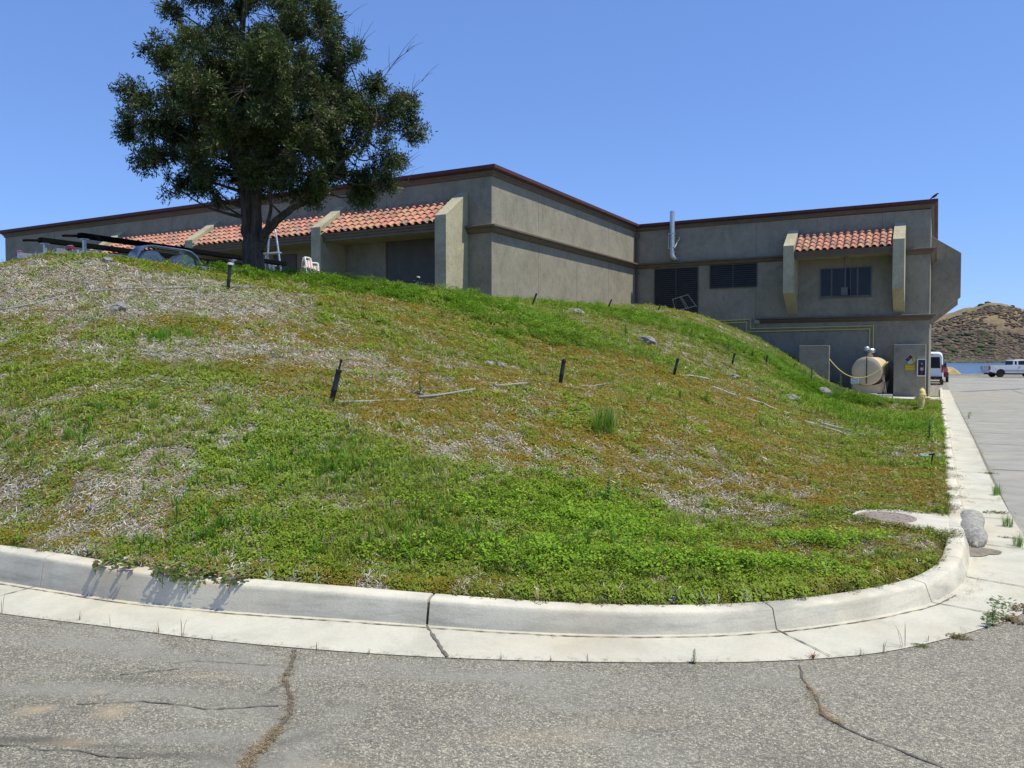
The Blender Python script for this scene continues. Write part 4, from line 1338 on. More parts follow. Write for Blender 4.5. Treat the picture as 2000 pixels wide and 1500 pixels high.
# A-frame barricades
def aframe():
    root = empty('a_frame_barricade', (0, 0, 0), 'x', 'barricade', 'folded plastic barricades near the doors')
    for s in (-1, 1):
        mb = MB()
        for sx in (-1, 1):
            mb.add([(sx * .17 - .03, s * .20 - .012, 0), (sx * .17 + .03, s * .20 - .012, 0), (sx * .13 + .03, s * .03 - .012, .95), (sx * .13 - .03, s * .03 - .012, .95),
                    (sx * .17 - .03, s * .20 + .012, 0), (sx * .17 + .03, s * .20 + .012, 0), (sx * .13 + .03, s * .03 + .012, .95), (sx * .13 - .03, s * .03 + .012, .95)],
                   [(0, 1, 2, 3), (4, 7, 6, 5), (0, 4, 5, 1), (1, 5, 6, 2), (2, 6, 7, 3), (3, 7, 4, 0)])
        lg = mb.build('leg_frame', M['white'], root, bevel=.006)
        def pl(mb, z0, z1, sh0, sh1, mi):
            f = lambda z: .20 - .17 * z / .95
            mb.add([(sh0 - .0, s * f(z0) + s * .016, z0), (sh1, s * f(z0) + s * .016, z0), (sh1, s * f(z1) + s * .016, z1), (sh0, s * f(z1) + s * .016, z1),
                    (sh0, s * f(z0) + s * .026, z0), (sh1, s * f(z0) + s * .026, z0), (sh1, s * f(z1) + s * .026, z1), (sh0, s * f(z1) + s * .026, z1)],
                   [(0, 1, 2, 3), (4, 7, 6, 5), (0, 4, 5, 1), (1, 5, 6, 2), (2, 6, 7, 3), (3, 7, 4, 0)], mi)
        for z0, z1 in ((.62, .86), (.28, .48)):
            n = 5
            mb = MB()
            for k in range(n):
                a = -.155 + .31 * k / n
                pl(mb, z0, z1, a, a + .31 / n, k % 2)
            mb.build('board', [M['white'], M['orange']], root)
    mb = MB(); mb.tube([(-.13, 0, .95), (.13, 0, .95)], .03, 8); mb.build('hinge', M['white'], root)
    return root
def copy_tree(o, parent=None):
    c = o.copy(); COL.objects.link(c); c.parent = parent
    for ch in [x for x in bpy.data.objects if x.parent == o]:
        copy_tree(ch, c)
    return c
af = aframe()
p = at(600, 560, 22.6); af.location = (p[0], p[1], hz1(p[0], p[1])); af.rotation_euler = (0, 0, YAW + rad(62))
af['label'] = 'white folding plastic barricade seen edge on left of its orange striped neighbour'
a2 = copy_tree(af)
p = at(612, 560, 23.2); a2.location = (p[0], p[1], hz1(p[0], p[1]) - .05); a2.rotation_euler = (rad(4), 0, YAW + rad(38))
af.scale = (.86,) * 3; a2.scale = (.86,) * 3
a2['label'] = 'orange and white striped folding barricade next to the stucco fin'

# ================================================================== VEHICLES
def side_body(prof, y0, y1, inset=None):
    """extrude an (x, z) outline between two sides; inset(z) pulls the side in"""
    mb = MB()
    n = len(prof)
    f = inset or (lambda z: 0)
    vs = [(p[0], y0 + f(p[1]), p[1]) for p in prof] + [(p[0], y1 - f(p[1]), p[1]) for p in prof]
    fs = [tuple(range(n)), tuple(range(n, 2 * n))[::-1]] + [(i, n + i, n + (i + 1) % n, (i + 1) % n) for i in range(n)]
    return mb.add(vs, fs)
def wheel(parent, x, y, r, w, s):
    m = MB(); m.lathe([(r * .62, -w / 2), (r * .94, -w / 2), (r, -w / 2 + .03), (r, w / 2 - .03), (r * .94, w / 2), (r * .62, w / 2)], (x, y, r), 'y', 28)
    wh = m.build('wheel', M['rubber'], parent); smooth_by_angle(wh)
    m = MB(); yy0 = y + s * (w / 2 - .02)
    m.lathe([(0, -.0), (r * .25, s * .02), (r * .3, 0), (r * .55, -s * .02), (r * .62, s * .015), (r * .63, -s * .03)], (x, yy0, r), 'y', 24)
    for k in range(8):
        a = 2 * math.pi * k / 8
        m.lathe([(.025, s * .016), (.0, s * .018)], (x + r * .44 * math.cos(a), yy0, r + r * .44 * math.sin(a)), 'y', 8)
    rm = m.build('rim', M['galv'], wh); smooth_by_angle(rm)
# pickup: local +x is the front
def pickup(loc, rz):
    t = empty('pickup_truck', loc, 'silver single cab pickup truck parked at the lake end of the lot', 'pickup truck', rz=rz)
    W2 = .98
    ar = lambda cx, r: [(cx + r * math.cos(a), .40 + r * math.sin(a)) for a in [math.pi * k / 8 for k in range(9)]]
    rear, frontw = 1.15, 4.75
    low = [(0, .55), (0.02, 1.26)]
    top = [(0.0, .62), (.0, 1.30), (2.55, 1.32), (2.55, 1.28), (3.2, 1.28), (4.3, 1.22), (5.45, 1.12), (5.7, .95), (5.72, .55)]
    outline = top + [(5.3, .50)] + [(frontw + .46 * math.cos(a), .42 + .46 * math.sin(a)) for a in [math.pi * k / 8 for k in range(9)]] + [(4.2, .44), (rear + .55, .44)] + [(rear + .48 * math.cos(a), .42 + .48 * math.sin(a)) for a in [math.pi * k / 8 for k in range(9)]] + [(.4, .52)]
    b = side_body(outline, -W2, W2, lambda z: max(0, (z - .95)) * .12)
    b.build('body', M['truck'], t, bevel=.03)
    MB().box((.12, -W2 + .14, 1.325), (2.3, W2 - .14, 1.33)).build('cargo_bed', M['black'], t)
    cab = [(2.46, 1.29), (2.55, 1.80), (2.72, 1.90), (3.6, 1.92), (3.82, 1.86), (4.35, 1.27)]
    side_body(cab, -W2 + .05, W2 - .05, lambda z: max(0, z - 1.3) * .28).build('cab', M['truck'], t, bevel=.03)
    for s in (-1, 1):
        gy0 = s * (W2 - .10)
        f = lambda z: s * (W2 - .05 - max(0, z - 1.3) * .28 + .004)
        pts = [(3.0, 1.36), (3.04, 1.78), (3.62, 1.80), (3.75, 1.76), (4.12, 1.36)]
        m = MB(); m.add([(x, f(z), z) for x, z in pts] + [(x, f(z) - s * .01, z) for x, z in pts], [(0, 1, 2, 3, 4), (9, 8, 7, 6, 5)] + [(i, (i + 1) % 5, 5 + (i + 1) % 5, 5 + i) for i in range(5)]); m.build('side_window', M['glassd'], t)
        pts = [(2.62, 1.38), (2.66, 1.76), (2.88, 1.78), (2.86, 1.38)]
        m = MB(); m.add([(x, f(z), z) for x, z in pts] + [(x, f(z) - s * .01, z) for x, z in pts], [(0, 1, 2, 3), (7, 6, 5, 4)] + [(i, (i + 1) % 4, 4 + (i + 1) % 4, 4 + i) for i in range(4)]); m.build('side_window', M['glassd'], t)
        m = MB(); m.box((2.93, s * (W2 + .001), .5), (2.945, s * (W2 - .004), 1.0)); m.box((3.02, s * (W2 - .02), 1.12), (3.2, s * (W2 + .02), 1.16)); m.box((.9, s * (W2 - .0), .70), (5.1, s * (W2 + .012), .73), 0)
        m.build('door_trim', M['black'], t)
        MB().box((-.01, s * (W2 - .24), .82), (.08, s * (W2 + .004), 1.2)).build('tail_light', M['red'], t, bevel=.01)
        MB().box((4.0, s * (W2 + .02), 1.3), (4.12, s * (W2 + .22), 1.52)).build('mirror', M['black'], t, bevel=.02)
        wheel(t, rear, s * (W2 - .16), .40, .26, s); wheel(t, frontw, s * (W2 - .16), .40, .26, s)
    MB().box((2.44, -.62, 1.38), (2.52, .62, 1.76)).build('rear_window', M['glassd'], t)
    m = MB(); m.box((-.03, -W2 + .26, .68), (-.002, W2 - .26, 1.27)); tg = m.build('tailgate', M['truck'], t, bevel=.01)
    MB().box((-.045, -.12, 1.08), (-.031, .12, 1.14)).build('handle', M['black'], tg)
    m = MB(); m.box((-.24, -W2 + .04, .50), (-.04, W2 - .04, .64)); m.box((-.35, -.06, .42), (-.1, .06, .48)); m.build('bumper', M['galv'], t, bevel=.02)
    MB().box((5.72, -.9, .5), (5.85, .9, .75)).build('bumper', M['galv'], t, bevel=.03)
    MB().box((.1, -.5, .30), (5.3, .5, .5)).build('underbody', M['black'], t)
    return t
pt = at(1924, 734, 88)
pickup((pt[0], pt[1], float(road_z(pt[1]))), rad(24))

def van(loc, rz):
    t = empty('van', loc, 'white high roofed van parked past the right corner of the building', 'van', rz=rz)
    W2 = 1.02
    # body as rounded cross sections along y (away = front), x across
    def sec(w, z0, z1, y, rr=.30):
        out = []
        for (sx, sz, a0) in ((1, -1, -math.pi / 2), (1, 1, 0), (-1, 1, math.pi / 2), (-1, -1, math.pi)):
            r_ = rr if sz > 0 else .08
            cx, cz = sx * (w - r_), (z1 - r_) if sz > 0 else (z0 + r_)
            for k in range(5):
                a = a0 + math.pi / 2 * k / 4
                x_ = cx + r_ * math.cos(a); z_ = cz + r_ * math.sin(a)
                x_ *= 1 - .10 * max(0, z_ - 1.1) / 1.4
                out.append((x_, y, z_))
        return out
    secs = [sec(W2 - .06, .48, 2.38, .0, .26), sec(W2 - .01, .42, 2.47, .10, .30), sec(W2, .40, 2.52, .6), sec(W2, .40, 2.52, 3.6), sec(W2, .40, 2.40, 4.3), sec(W2 - .02, .40, 1.45, 5.1, .2), sec(W2 - .12, .42, 1.15, 5.75, .2)]
    m = MB(); n = len(secs[0]); vs = [p for s_ in secs for p in s_]
    fs = [(i * n + k, i * n + (k + 1) % n, (i + 1) * n + (k + 1) % n, (i + 1) * n + k) for i in range(len(secs) - 1) for k in range(n)] + [tuple(range(n)), tuple((len(secs) - 1) * n + k for k in range(n))]
    m.add(vs, fs); smooth_by_angle(m.build('body', M['van'], t), 35)
    for s in (-1, 1):
        x0_, x1_ = sorted((s * .03, s * .80))
        m = MB(); m.prism([(x0_, 1.28), (x1_, 1.28), (x1_ - (.0 if s < 0 else .05), 2.12), (x0_ + (.05 if s < 0 else 0), 2.12)], 1, -.02, .004)
        m.build('rear_window', M['glassd'], t, bevel=.01)
        MB().box((s * .93 - .06, -.035, .95), (s * .93 + .05, .06, 1.55)).build('tail_light', M['red'], t, bevel=.01)
        MB().box((s * 1.06 - .06, 4.2, 1.3), (s * 1.06 + .18, 4.35, 1.65)).build('mirror', M['black'], t, bevel=.02)
        for y_ in (1.2, 4.7):
            w = MB(); w.lathe([(.21, -.12), (.33, -.12), (.36, -.09), (.36, .09), (.33, .12), (.21, .12)], (s * (W2 - .12), y_, .36), 'x', 24)
            wh = w.build('wheel', M['rubber'], t); smooth_by_angle(wh)
            w = MB(); w.lathe([(.0, s * .09), (.2, s * .1), (.215, s * .06)], (s * (W2 - .12), y_, .36), 'x', 20); w.build('rim', M['galv'], wh)
        MB().box((s * (W2 + .002) - .002, .5, 1.5), (s * (W2 + .002) + .002, 3.4, 2.05)).build('side_window', M['glassd'], t)
    m = MB(); m.box((-.012, -.012, .55), (.012, .0, 2.3)); m.build('door_seam', M['ink'], t)
    MB().box((-.95, -.10, .42), (.95, .12, .66)).build('bumper', M['black'], t, bevel=.03)
    MB().box((-.16, -.115, .70), (.16, -.02, .84)).build('number_plate', M['plate'], t)
    MB().box((-.14, -.04, 1.02), (.14, -.01, 1.10)).build('door_handle', M['galv'], t)
    MB().box((-.3, -.02, 2.27), (.3, .02, 2.31)).build('brake_light', M['red'], t)
    return t
vx = at(1842, 753, 60)
vn = van((vx[0] - 1.0, vx[1], float(road_z(vx[1]))), 0)
def car(loc, rz):
    t = empty('car', loc, 'dark maroon car just showing past the right side of the white van', 'car', rz=rz)
    body = [(0, .45), (.0, .85), (.15, 1.0), (1.0, 1.02), (1.5, 1.42), (2.9, 1.45), (3.6, 1.0), (4.5, .85), (4.6, .45)]
    m = side_body(body, -.88, .88, lambda z: max(0, z - .95) * .4)
    m.build('body', M['maroon'], t, bevel=.05)
    for s in (-1, 1):
        m = MB(); m.add([(1.25, s * .84, 1.05), (1.6, s * .715, 1.37), (2.85, s * .705, 1.39), (3.35, s * .84, 1.05)], [(0, 1, 2, 3)]); o = m.build('side_window', M['glassd'], t)
        o.modifiers.new('t', 'SOLIDIFY').thickness = .02
        wheel(t, .85, s * .78, .32, .2, s); wheel(t, 3.7, s * .78, .32, .2, s)
        MB().box((-.02, s * .72 - .12, .7), (.05, s * .72 + .12, .88)).build('tail_light', M['red'], t, bevel=.01)
    return t
cx = at(1844, 745, 67)
car((cx[0] - .55, cx[1] + .3, float(road_z(cx[1]))), rad(90))

# ================================================================== LAKE, HILLS
q = NT('lake')
nb = q.noise(.35, 4, .6, q.mapping((1, 3, 1), (0, 0, YAW)))
q.fin((.06, .09, .13), .25, q.bump(nb, .5, .5), 0, .4)
mb = MB(); mb.add([(-2500, 60, -1.7), (2500, 60, -1.7), (2500, 4000, -1.7), (-2500, 4000, -1.7)], [(0, 1, 2, 3)])
o = mb.build('lake', q.m); tag(o, kind='structure')
# far land with the dry hill, heights as a ridge profile
q = NT('far_hill')
co = q.obj
n1 = q.noise(.055, 6, .68, co, dist=.6); n2 = q.noise(.16, 5, .7, co); n3 = q.noise(.6, 3, .7, co)
c = q.ramp(n1, [(.30, (.19, .14, .085)), (.42, (.135, .102, .075)), (.52, (.105, .082, .07)), (.66, (.085, .068, .062))])
c = q.mix(.6, c, q.ramp(n2, [(.3, .62), (.6, 1.15)]), 'MULTIPLY')
c = q.mix(q.ramp(n2, [(.56, 0.0), (.64, .6)]), c, (.26, .195, .115))
sz = q.n('ShaderNodeSeparateXYZ'); q.l(co, sz.inputs[0])
hi = q.ramp(q.math('MULTIPLY', sz.outputs[2], .02), [(.62, 0.0), (1.0, .8)])
c = q.mix(hi, c, q.ramp(n2, [(.3, (.21, .155, .085)), (.6, (.31, .235, .13))]))
c = q.mix(.5, c, q.ramp(n3, [(.35, .6), (.6, 1.15)]), 'MULTIPLY')
q.fin(c, .95, q.bump(n3, .8, 1.5), 0, .1)
D0 = 800.0
def hill_h(x, y):
    a = x * RIGHT[0] + y * RIGHT[1]; b = x * FWD[0] + y * FWD[1]
    # ridge profile along the view azimuth
    t = a / np.maximum(b, 1)
    prof = np.interp(t, [-3, -.4, .25, .45, .50, .528, .545, .56, .575, .595, .61, .625, .64, .70, .8, 3], [18, 23, 29, 37, 49, 57, 61, 66, 71, 76, 77, 75, 69, 58, 36, 22])
    k = smooth((b - D0) / 230.0)
    far = smooth((b - D0 - 300) / 500.0)
    rough = (fbm(x, y, .012, 5) - .5) * 26 * k + (fbm(x, y, .05, 4) - .5) * 7 * np.minimum(1, k * 3)
    return -1.9 + 1.0 * smooth((b - D0 + 10) / 12) + k * prof * (1 - .35 * far) + rough * (1 - .5 * far)
tt = np.linspace(-.9, 1.3, 330)
bb_ = np.concatenate([np.linspace(D0 - 25, D0 + 300, 110), np.linspace(D0 + 310, D0 + 1200, 30)])
T_, B_ = np.meshgrid(tt, bb_, indexing='ij')
A_ = T_ * B_
X_ = A_ * RIGHT[0] + B_ * FWD[0]; Y_ = A_ * RIGHT[1] + B_ * FWD[1]
Z_ = hill_h(X_, Y_)
nx, ny = X_.shape
i, j = np.meshgrid(np.arange(nx - 1), np.arange(ny - 1), indexing='ij')
a = (i * ny + j).ravel()
Q = np.stack([a, a + ny, a + ny + 1, a + 1], 1)
V = np.stack([X_.ravel(), Y_.ravel(), Z_.ravel()], 1)
me = fast_mesh('far_hill', V, Q, np.ones((len(V), 3)), q.m)
me.polygons.foreach_set('use_smooth', [True] * len(me.polygons))
o = bpy.data.objects.new('far_hill', me); COL.objects.link(o); tag(o, kind='structure')
# grassy point and edge kerb at the end of the lot
M['drygrass'] = simple('dry_bank', (.33, .25, .115), .95, .4, 1.3, bump=.8, bscale=9)
mb = MB()
bc = at(1846, 730, 104)
nu, nv = 30, 14
vs = []
for i in range(nu + 1):
    for j in range(nv + 1):
        a = -1 + 2 * i / nu; b = -1 + 2 * j / nv
        hgt = max(0, 1 - (a * a) ** 1.0) * max(0, 1 - b * b)
        p = bc[:2] + RIGHT * (a * 3.0 - 1.2) + FWD * b * 5
        z = -1.75 + (2.7 + .5 * mnoise.noise(Vector((a * 3, b * 3, 0)))) * hgt ** .7
        vs.append((p[0], p[1], z))
mb.add(vs, [(i * (nv + 1) + j, (i + 1) * (nv + 1) + j, (i + 1) * (nv + 1) + j + 1, i * (nv + 1) + j + 1) for i in range(nu) for j in range(nv)])
o = mb.build('bank', M['drygrass'], shade=True); tag(o, kind='structure')
mb = MB()
a, b = np.array([0, 0]) + FWD * 96.6 + RIGHT * 40, FWD * 96.6 + RIGHT * 160
mb.add([(a[0], a[1], -.36), (b[0], b[1], -.36), (b[0], b[1], -.16), (a[0], a[1], -.16)] + [(p_[0] + FWD[0] * .5, p_[1] + FWD[1] * .5, z_) for p_, z_ in ((a, -1.9), (b, -1.9), (b, -.16), (a, -.16))],
       [(0, 1, 2, 3), (4, 7, 6, 5), (3, 2, 6, 7), (0, 3, 7, 4), (1, 5, 6, 2)])
o = mb.build('lot_edge', M['kerb']); tag(o, kind='structure')
#@@PART5
# ================================================================== THINGS ON THE HILL
def riser(u, v, lenm, tilt, label, capc=False):
    lenm *= 1.22 if u > 660 else 1.05
    p, f = hit(u, v)
    rz_ = 0
    root = empty('sprinkler_riser', (p[0], p[1], p[2] - .03), label, 'sprinkler', 'black sprinkler risers on the slope')
    # lean to the right of the view
    root.rotation_euler = Vector((0, 0, 1)).rotation_difference(Vector((RIGHT[0] * tilt, RIGHT[1] * tilt, 1)).normalized()).to_euler()
    b = lenm
    mb = MB(); mb.lathe([(.026, 0), (.030, .02), (.030, b * .42), (.033, b * .44), (.033, b * .5), (.030, b * .52), (.030, b * .93), (.036, b * .94), (.036, b), (.0, b + .004)], seg=14)
    smooth_by_angle(mb.build('pipe_body', M['black'], root))
    if capc == 'tall':
        mb = MB(); mb.lathe([(.011, b), (.011, b + .085), (.015, b + .087), (.015, b + .11), (0, b + .112)], seg=10); smooth_by_angle(mb.build('nozzle', M['black'], root))
    elif capc == 'white':
        mb = MB(); mb.lathe([(.036, b + .004), (.05, b + .012), (.05, b + .04), (0, b + .05)], seg=14); smooth_by_angle(mb.build('nozzle', M['white'], root))
    else:
        mb = MB(); mb.lathe([(.012, b), (.012, b + .02), (0, b + .022)], seg=10); mb.build('nozzle', M['black'], root)
    return root
riser(645, 790, .40, .24, 'nearest black sprinkler riser, leaning right with a thin nozzle on top', 'tall')
riser(1093, 752, .33, .16, 'black sprinkler riser in the middle of the slope beyond the pale pipes')
riser(1315, 735, .33, .24, 'leaning black sprinkler riser left of the broken white pipes')
riser(1429, 714, .30, .22, 'black sprinkler riser on the right slope, second before the stucco wall')
riser(1496, 711, .25, .14, 'small black sprinkler riser nearest the short stucco wall by the tank')
riser(445, 568, .46, .09, 'upright black sprinkler riser with a white cap on the dry ground near the tree', 'white')
riser(812, 561, .28, .2, 'black riser with a white tip in leafy plants before the dark door', 'white')
riser(1038, 598, .36, .38, 'black riser leaning right below the sunlit side wall')
riser(1187, 602, .30, .4, 'short leaning riser below the far end of the side wall')
riser(1090, 626, .14, .2, 'stubby black riser beside the grey rock near the crest')
riser(1285, 606, .2, .4, 'stubby riser below the tall louvred door')
riser(1550, 722, .22, .2, 'tiny black riser touching the left edge of the short stucco wall')

def pipe_run(pts, r, mat, label, cat='pipe', group=None, lift=.0, name='irrigation_pipe'):
    P = []
    for (u, v) in pts:
        p, _ = hit(u, v); P.append(p)
    Q = []
    for a, b in zip(P[:-1], P[1:]):
        n = max(1, int(np.linalg.norm((b - a)[:2]) / .15))
        for k in range(n):
            c = a + (b - a) * k / n
            Q.append(c)
    Q.append(P[-1])
    Q = [(c[0], c[1], hz1(c[0], c[1]) + r * .8 + lift) for c in Q]
    # smooth heights so the pipe bridges small hollows
    z = np.array([c[2] for c in Q]); 
    if len(z) > 4:
        zs = np.convolve(np.pad(z, 2, mode='edge'), np.ones(5) / 5, mode='valid'); z = np.maximum(z - .01, zs)
    Q = [(c[0], c[1], zz) for c, zz in zip(Q, z)]
    mb = MB(); mb.tube(Q, r, 8)
    o = mb.build(name, mat, shade=True); tag(o, label, cat, group)
    return o
G1 = 'pale irrigation pipes lying on the slope'
pipe_run([(2, 616), (60, 598), (120, 583), (180, 573), (240, 568), (330, 567), (440, 565), (480, 563), (518, 565)], .012, M['pvc'], 'long grey pipe curving over the pale dry ground on the left slope', 'pipe', G1, .03)
pipe_run([(652, 791), (690, 790), (730, 788), (790, 786)], .016, M['pvc'], 'pale pipe piece starting at the foot of the nearest black riser', 'pipe', G1, .008)
pipe_run([(818, 784), (850, 780), (890, 775), (928, 766)], .016, M['pvc'], 'pale pipe piece between the nearest riser and the next pipe uphill', 'pipe', G1, .03)
pipe_run([(968, 761), (1000, 758), (1030, 754)], .016, M['pvc'], 'straight pale pipe piece just left of the middle riser', 'pipe', G1, .03)
pipe_run([(1068, 753), (1099, 755)], .014, M['pvc'], 'tiny pale pipe piece at the foot of the middle riser', 'pipe', G1, .006)
pipe_run([(1136, 758), (1165, 758), (1192, 753)], .013, M['pvc'], 'thin pale bent pipe piece right of the middle riser', 'pipe', G1, .03)
pipe_run([(1214, 686), (1234, 694)], .022, M['pvc_white'], 'short white pipe offcut lying below the big grey rock', 'pipe', G1, .03)
pipe_run([(1341, 737), (1360, 738), (1384, 748)], .018, M['pvc_white'], 'uppermost white pipe of the broken line right of the leaning riser', 'pipe', G1, .03)
pipe_run([(1391, 759), (1420, 770), (1436, 776)], .018, M['pvc_white'], 'second white pipe of the broken line on the right slope', 'pipe', G1, .03)
pipe_run([(1418, 764), (1440, 773)], .016, M['pvc'], 'short grey pipe overlapping the second white pipe', 'pipe', G1, .02)
pipe_run([(1456, 780), (1490, 793), (1540, 814)], .018, M['pvc_white'], 'third and longest white pipe of the broken line on the right slope', 'pipe', G1, .03)
pipe_run([(1572, 827), (1592, 833)], .018, M['pvc_white'], 'shortest white pipe beside the pair of parallel white pipes', 'pipe', G1, .03)
pipe_run([(1603, 829), (1650, 843), (1690, 855)], .018, M['pvc_white'], 'upper one of two parallel white pipes low on the right slope', 'pipe', G1, .03)
pipe_run([(1601, 836), (1640, 848), (1679, 858)], .018, M['pvc_white'], 'lower one of two parallel white pipes low on the right slope', 'pipe', G1, .03)

M['rock'] = None
q = NT('rock')
c = q.ramp(q.noise(5, 6, .7), [(.3, (.15, .138, .125)), (.55, (.28, .26, .24)), (.75, (.42, .395, .37))])
M['rock'] = q.fin(c, .95, q.bump(q.noise(16, 5, .75), .9, .03), 0, .15)
def rock(u, v, sx, sy, sz, label, seedv, rz=0, cat='rock'):
    p, _ = hit(u, v)
    bm = bmesh.new()
    bmesh.ops.create_icosphere(bm, subdivisions=4, radius=1)
    for w in bm.verts:
        d = w.co.normalized()
        n = mnoise.noise(d * 1.3 + Vector((seedv, 0, 0))) * .45 + mnoise.noise(d * 3.1 + Vector((0, seedv, 0))) * .22 + mnoise.noise(d * 8 + Vector((0, 0, seedv))) * .07
        # facet
        k = 1 + n
        w.co = d * k
        w.co.z = max(w.co.z, -.5)
        w.co = Vector((w.co.x * sx, w.co.y * sy, w.co.z * sz))
    me = bpy.data.meshes.new('rock'); bm.to_mesh(me); bm.free()
    me.polygons.foreach_set('use_smooth', [True] * len(me.polygons))
    o = linkmesh('rock', me, M['rock'], None, (p[0], p[1], p[2] + sz * .45))
    o.rotation_euler = (rad(seedv * 3 % 9), rad(6), YAW + rz)
    tag(o, label, cat, 'rocks on the slope')
rock(1262, 670, .24, .15, .15, 'largest grey rock on the upper right slope below the louvred door', 2.0, -.5)
rock(1122, 612, .26, .16, .10, 'grey rock in leafy plants just under the far part of the side wall', 5.0, -.2)
rock(1608, 771, .24, .16, .15, 'grey rock in front of the short stucco wall left of the tank', 8.0, -.4)
rock(1543, 781, .22, .14, .09, 'flat grey rock downhill of the short stucco wall', 11.0, -.3)
rock(1432, 738, .14, .10, .07, 'small dark rock between two risers on the right slope', 14.0)
rock(955, 714, .09, .06, .05, 'small pale stone on the middle slope uphill of the pipes, left of its darker twin', 17.0)
rock(978, 719, .07, .06, .06, 'small dark stone on the middle slope right of the pale stone', 20.0)
rock(232, 606, .10, .08, .08, 'small pale stone on the dry left slope above the mossy patch', 23.0)
rock(210, 513, .10, .08, .07, 'round brown stone on the crest behind the trailer tail light', 26.0)
rock(1382, 846, .06, .05, .03, 'small pale stone on the reddish ground at centre right', 29.0)
rock(182, 995, .035, .03, .03, 'small dark stone low on the left slope near the kerb', 32.0)

# manhole slab and cover
c0 = rdz(1690, 1000)
zs = ZSLAB
sa = on(2, zs, 1668, 1002); sb = on(2, zs, 1852, 1000); sc_ = on(2, zs, 1850, 1037); sd_ = on(2, zs, 1790, 1022)
cm_ = on(2, zs, 1731, 1010)
mb = MB()
cxm, cym = cm_[0], cm_[1]
pts = [tuple(on(2, zs, u, v)[:2]) for u, v in [(1663, 1004), (1672, 998), (1690, 994.5), (1740, 994), (1790, 996)]] + [(.112, cym + .40), (.112, cym - .62)] + [tuple(on(2, zs, u, v)[:2]) for u, v in [(1786, 1032), (1720, 1024), (1684, 1016)]]
pts_slab = list(pts)
mb.prism(pts, 2, zs - .22, zs)
slab = mb.build('manhole_slab', M['conc_pad'], bevel=.012); tag(slab, 'pale concrete slab with a manhole cover set into the grass by the right kerb', 'slab')
mb = MB()
mb.lathe([(.22, zs - .02), (.255, zs - .02), (.255, zs + .004), (.24, zs + .010), (.225, zs + .006)], (cxm, cym, 0), 'z', 48)
mb.lathe([(.0, zs + .008), (.21, zs + .007), (.216, zs + .002)], (cxm, cym, 0), 'z', 48)
for ring in (.10, .19):
    n_ = int(ring * 70)
    for k in range(n_):
        a = 2 * math.pi * k / n_
        mb.lathe([(.010, zs + .006), (.009, zs + .011)], (cxm + ring * math.cos(a), cym + ring * math.sin(a), 0), 'z', 6)
cvr = mb.build('manhole_cover', M['iron']); smooth_by_angle(cvr, 30); tag(cvr, 'round rusty manhole cover in the pale concrete slab', 'manhole cover')

# green valve box lid and the small black stake beside it
p, _ = hit(1822, 897)
vb = empty('valve_box', (p[0], p[1], p[2] + .045), 'green plastic valve box lid in the grass by the right kerb', 'valve box', rz=.05)
MB().box((-.17, -.15, -.1), (.13, .15, .02)).build('lid', M['green_lid'], vb, bevel=.012)
mb = MB(); mb.lathe([(.012, .02), (.012, .026)], (-.1, 0, 0), 'z', 8); mb.build('bolt', M['ink'], vb)
p, _ = hit(1818, 912)
st = empty('drip_stake', (p[0], p[1], p[2]), 'thin black irrigation stake standing in front of the green valve box lid', 'stake')
mb = MB(); mb.tube([(0, 0, -.05), (.02, 0, .17)], .011, 8); mb.tube([(-.03, 0, .165), (.05, 0, .18)], .012, 8); mb.build('stake', M['black'], st)

# gravel bag lying in the gutter
q = NT('gravel_bag')
wv1 = q.n('ShaderNodeTexWave', wave_type='BANDS'); wv1.inputs['Scale'].default_value = 45; q.l(q.obj, wv1.inputs[0])
wv2 = q.n('ShaderNodeTexWave', wave_type='BANDS', bands_direction='Y'); wv2.inputs['Scale'].default_value = 45; q.l(q.obj, wv2.inputs[0])
g_ = q.math('MULTIPLY', wv1.outputs[0], wv2.outputs[0])
c = q.ramp(q.noise(34, 4, .8), [(.32, (.17, .16, .14)), (.5, (.32, .305, .27)), (.68, (.50, .48, .43))])
c = q.mix(.35, c, q.ramp(g_, [(0, .6), (.6, 1.1)]), 'MULTIPLY')
mg = q.fin(c, .95, q.bump(q.noise(60, 5, .8), .7, .01), 0, .1)
b0 = rdz(1905, 1072); b1 = rdz(1888, 1024)
bx0 = np.array([b0[0], b0[1] - .0]); bx1 = np.array([b1[0] + .03, b1[1] + .12])
L_ = np.linalg.norm(bx1 - bx0)
dirv = (bx1 - bx0) / L_
bagr = empty('gravel_bag', (bx0[0], bx0[1], 0.006), 'grey gravel filled sandbag lying in the gutter against the right kerb', 'sandbag')
bagr.rotation_euler = (0, 0, math.atan2(dirv[1], dirv[0]))
vs, fs = [], []
ns_, nl = 30, 40
prof = [(0, .025), (.03, .05), (.08, .082), (.2, .095), (.35, .092), (.5, .086), (.65, .092), (.8, .095), (.92, .085), (.98, .05), (1.0, .01)]
for i in range(nl + 1):
    t = i / nl
    r_ = np.interp(t, [p_[0] for p_ in prof], [p_[1] for p_ in prof])
    for k in range(ns_):
        a = 2 * math.pi * k / ns_
        n_ = 1 + .06 * mnoise.noise(Vector((t * 5, math.cos(a) * 1.2, math.sin(a) * 1.2))) + .05 * mnoise.noise(Vector((t * 22, math.cos(a) * 5, math.sin(a) * 5)))
        y_ = r_ * n_ * 1.2 * math.cos(a) + .02 * math.sin(t * 4)
        z_ = max(0.0, r_ * n_ * .95 * math.sin(a) + r_ * .72)
        vs.append((t * L_, y_, z_))
for i in range(nl):
    for k in range(ns_):
        k2 = (k + 1) % ns_
        fs.append((i * ns_ + k, i * ns_ + k2, (i + 1) * ns_ + k2, (i + 1) * ns_ + k))
fs += [tuple(range(ns_))[::-1], tuple(nl * ns_ + k for k in range(ns_))]
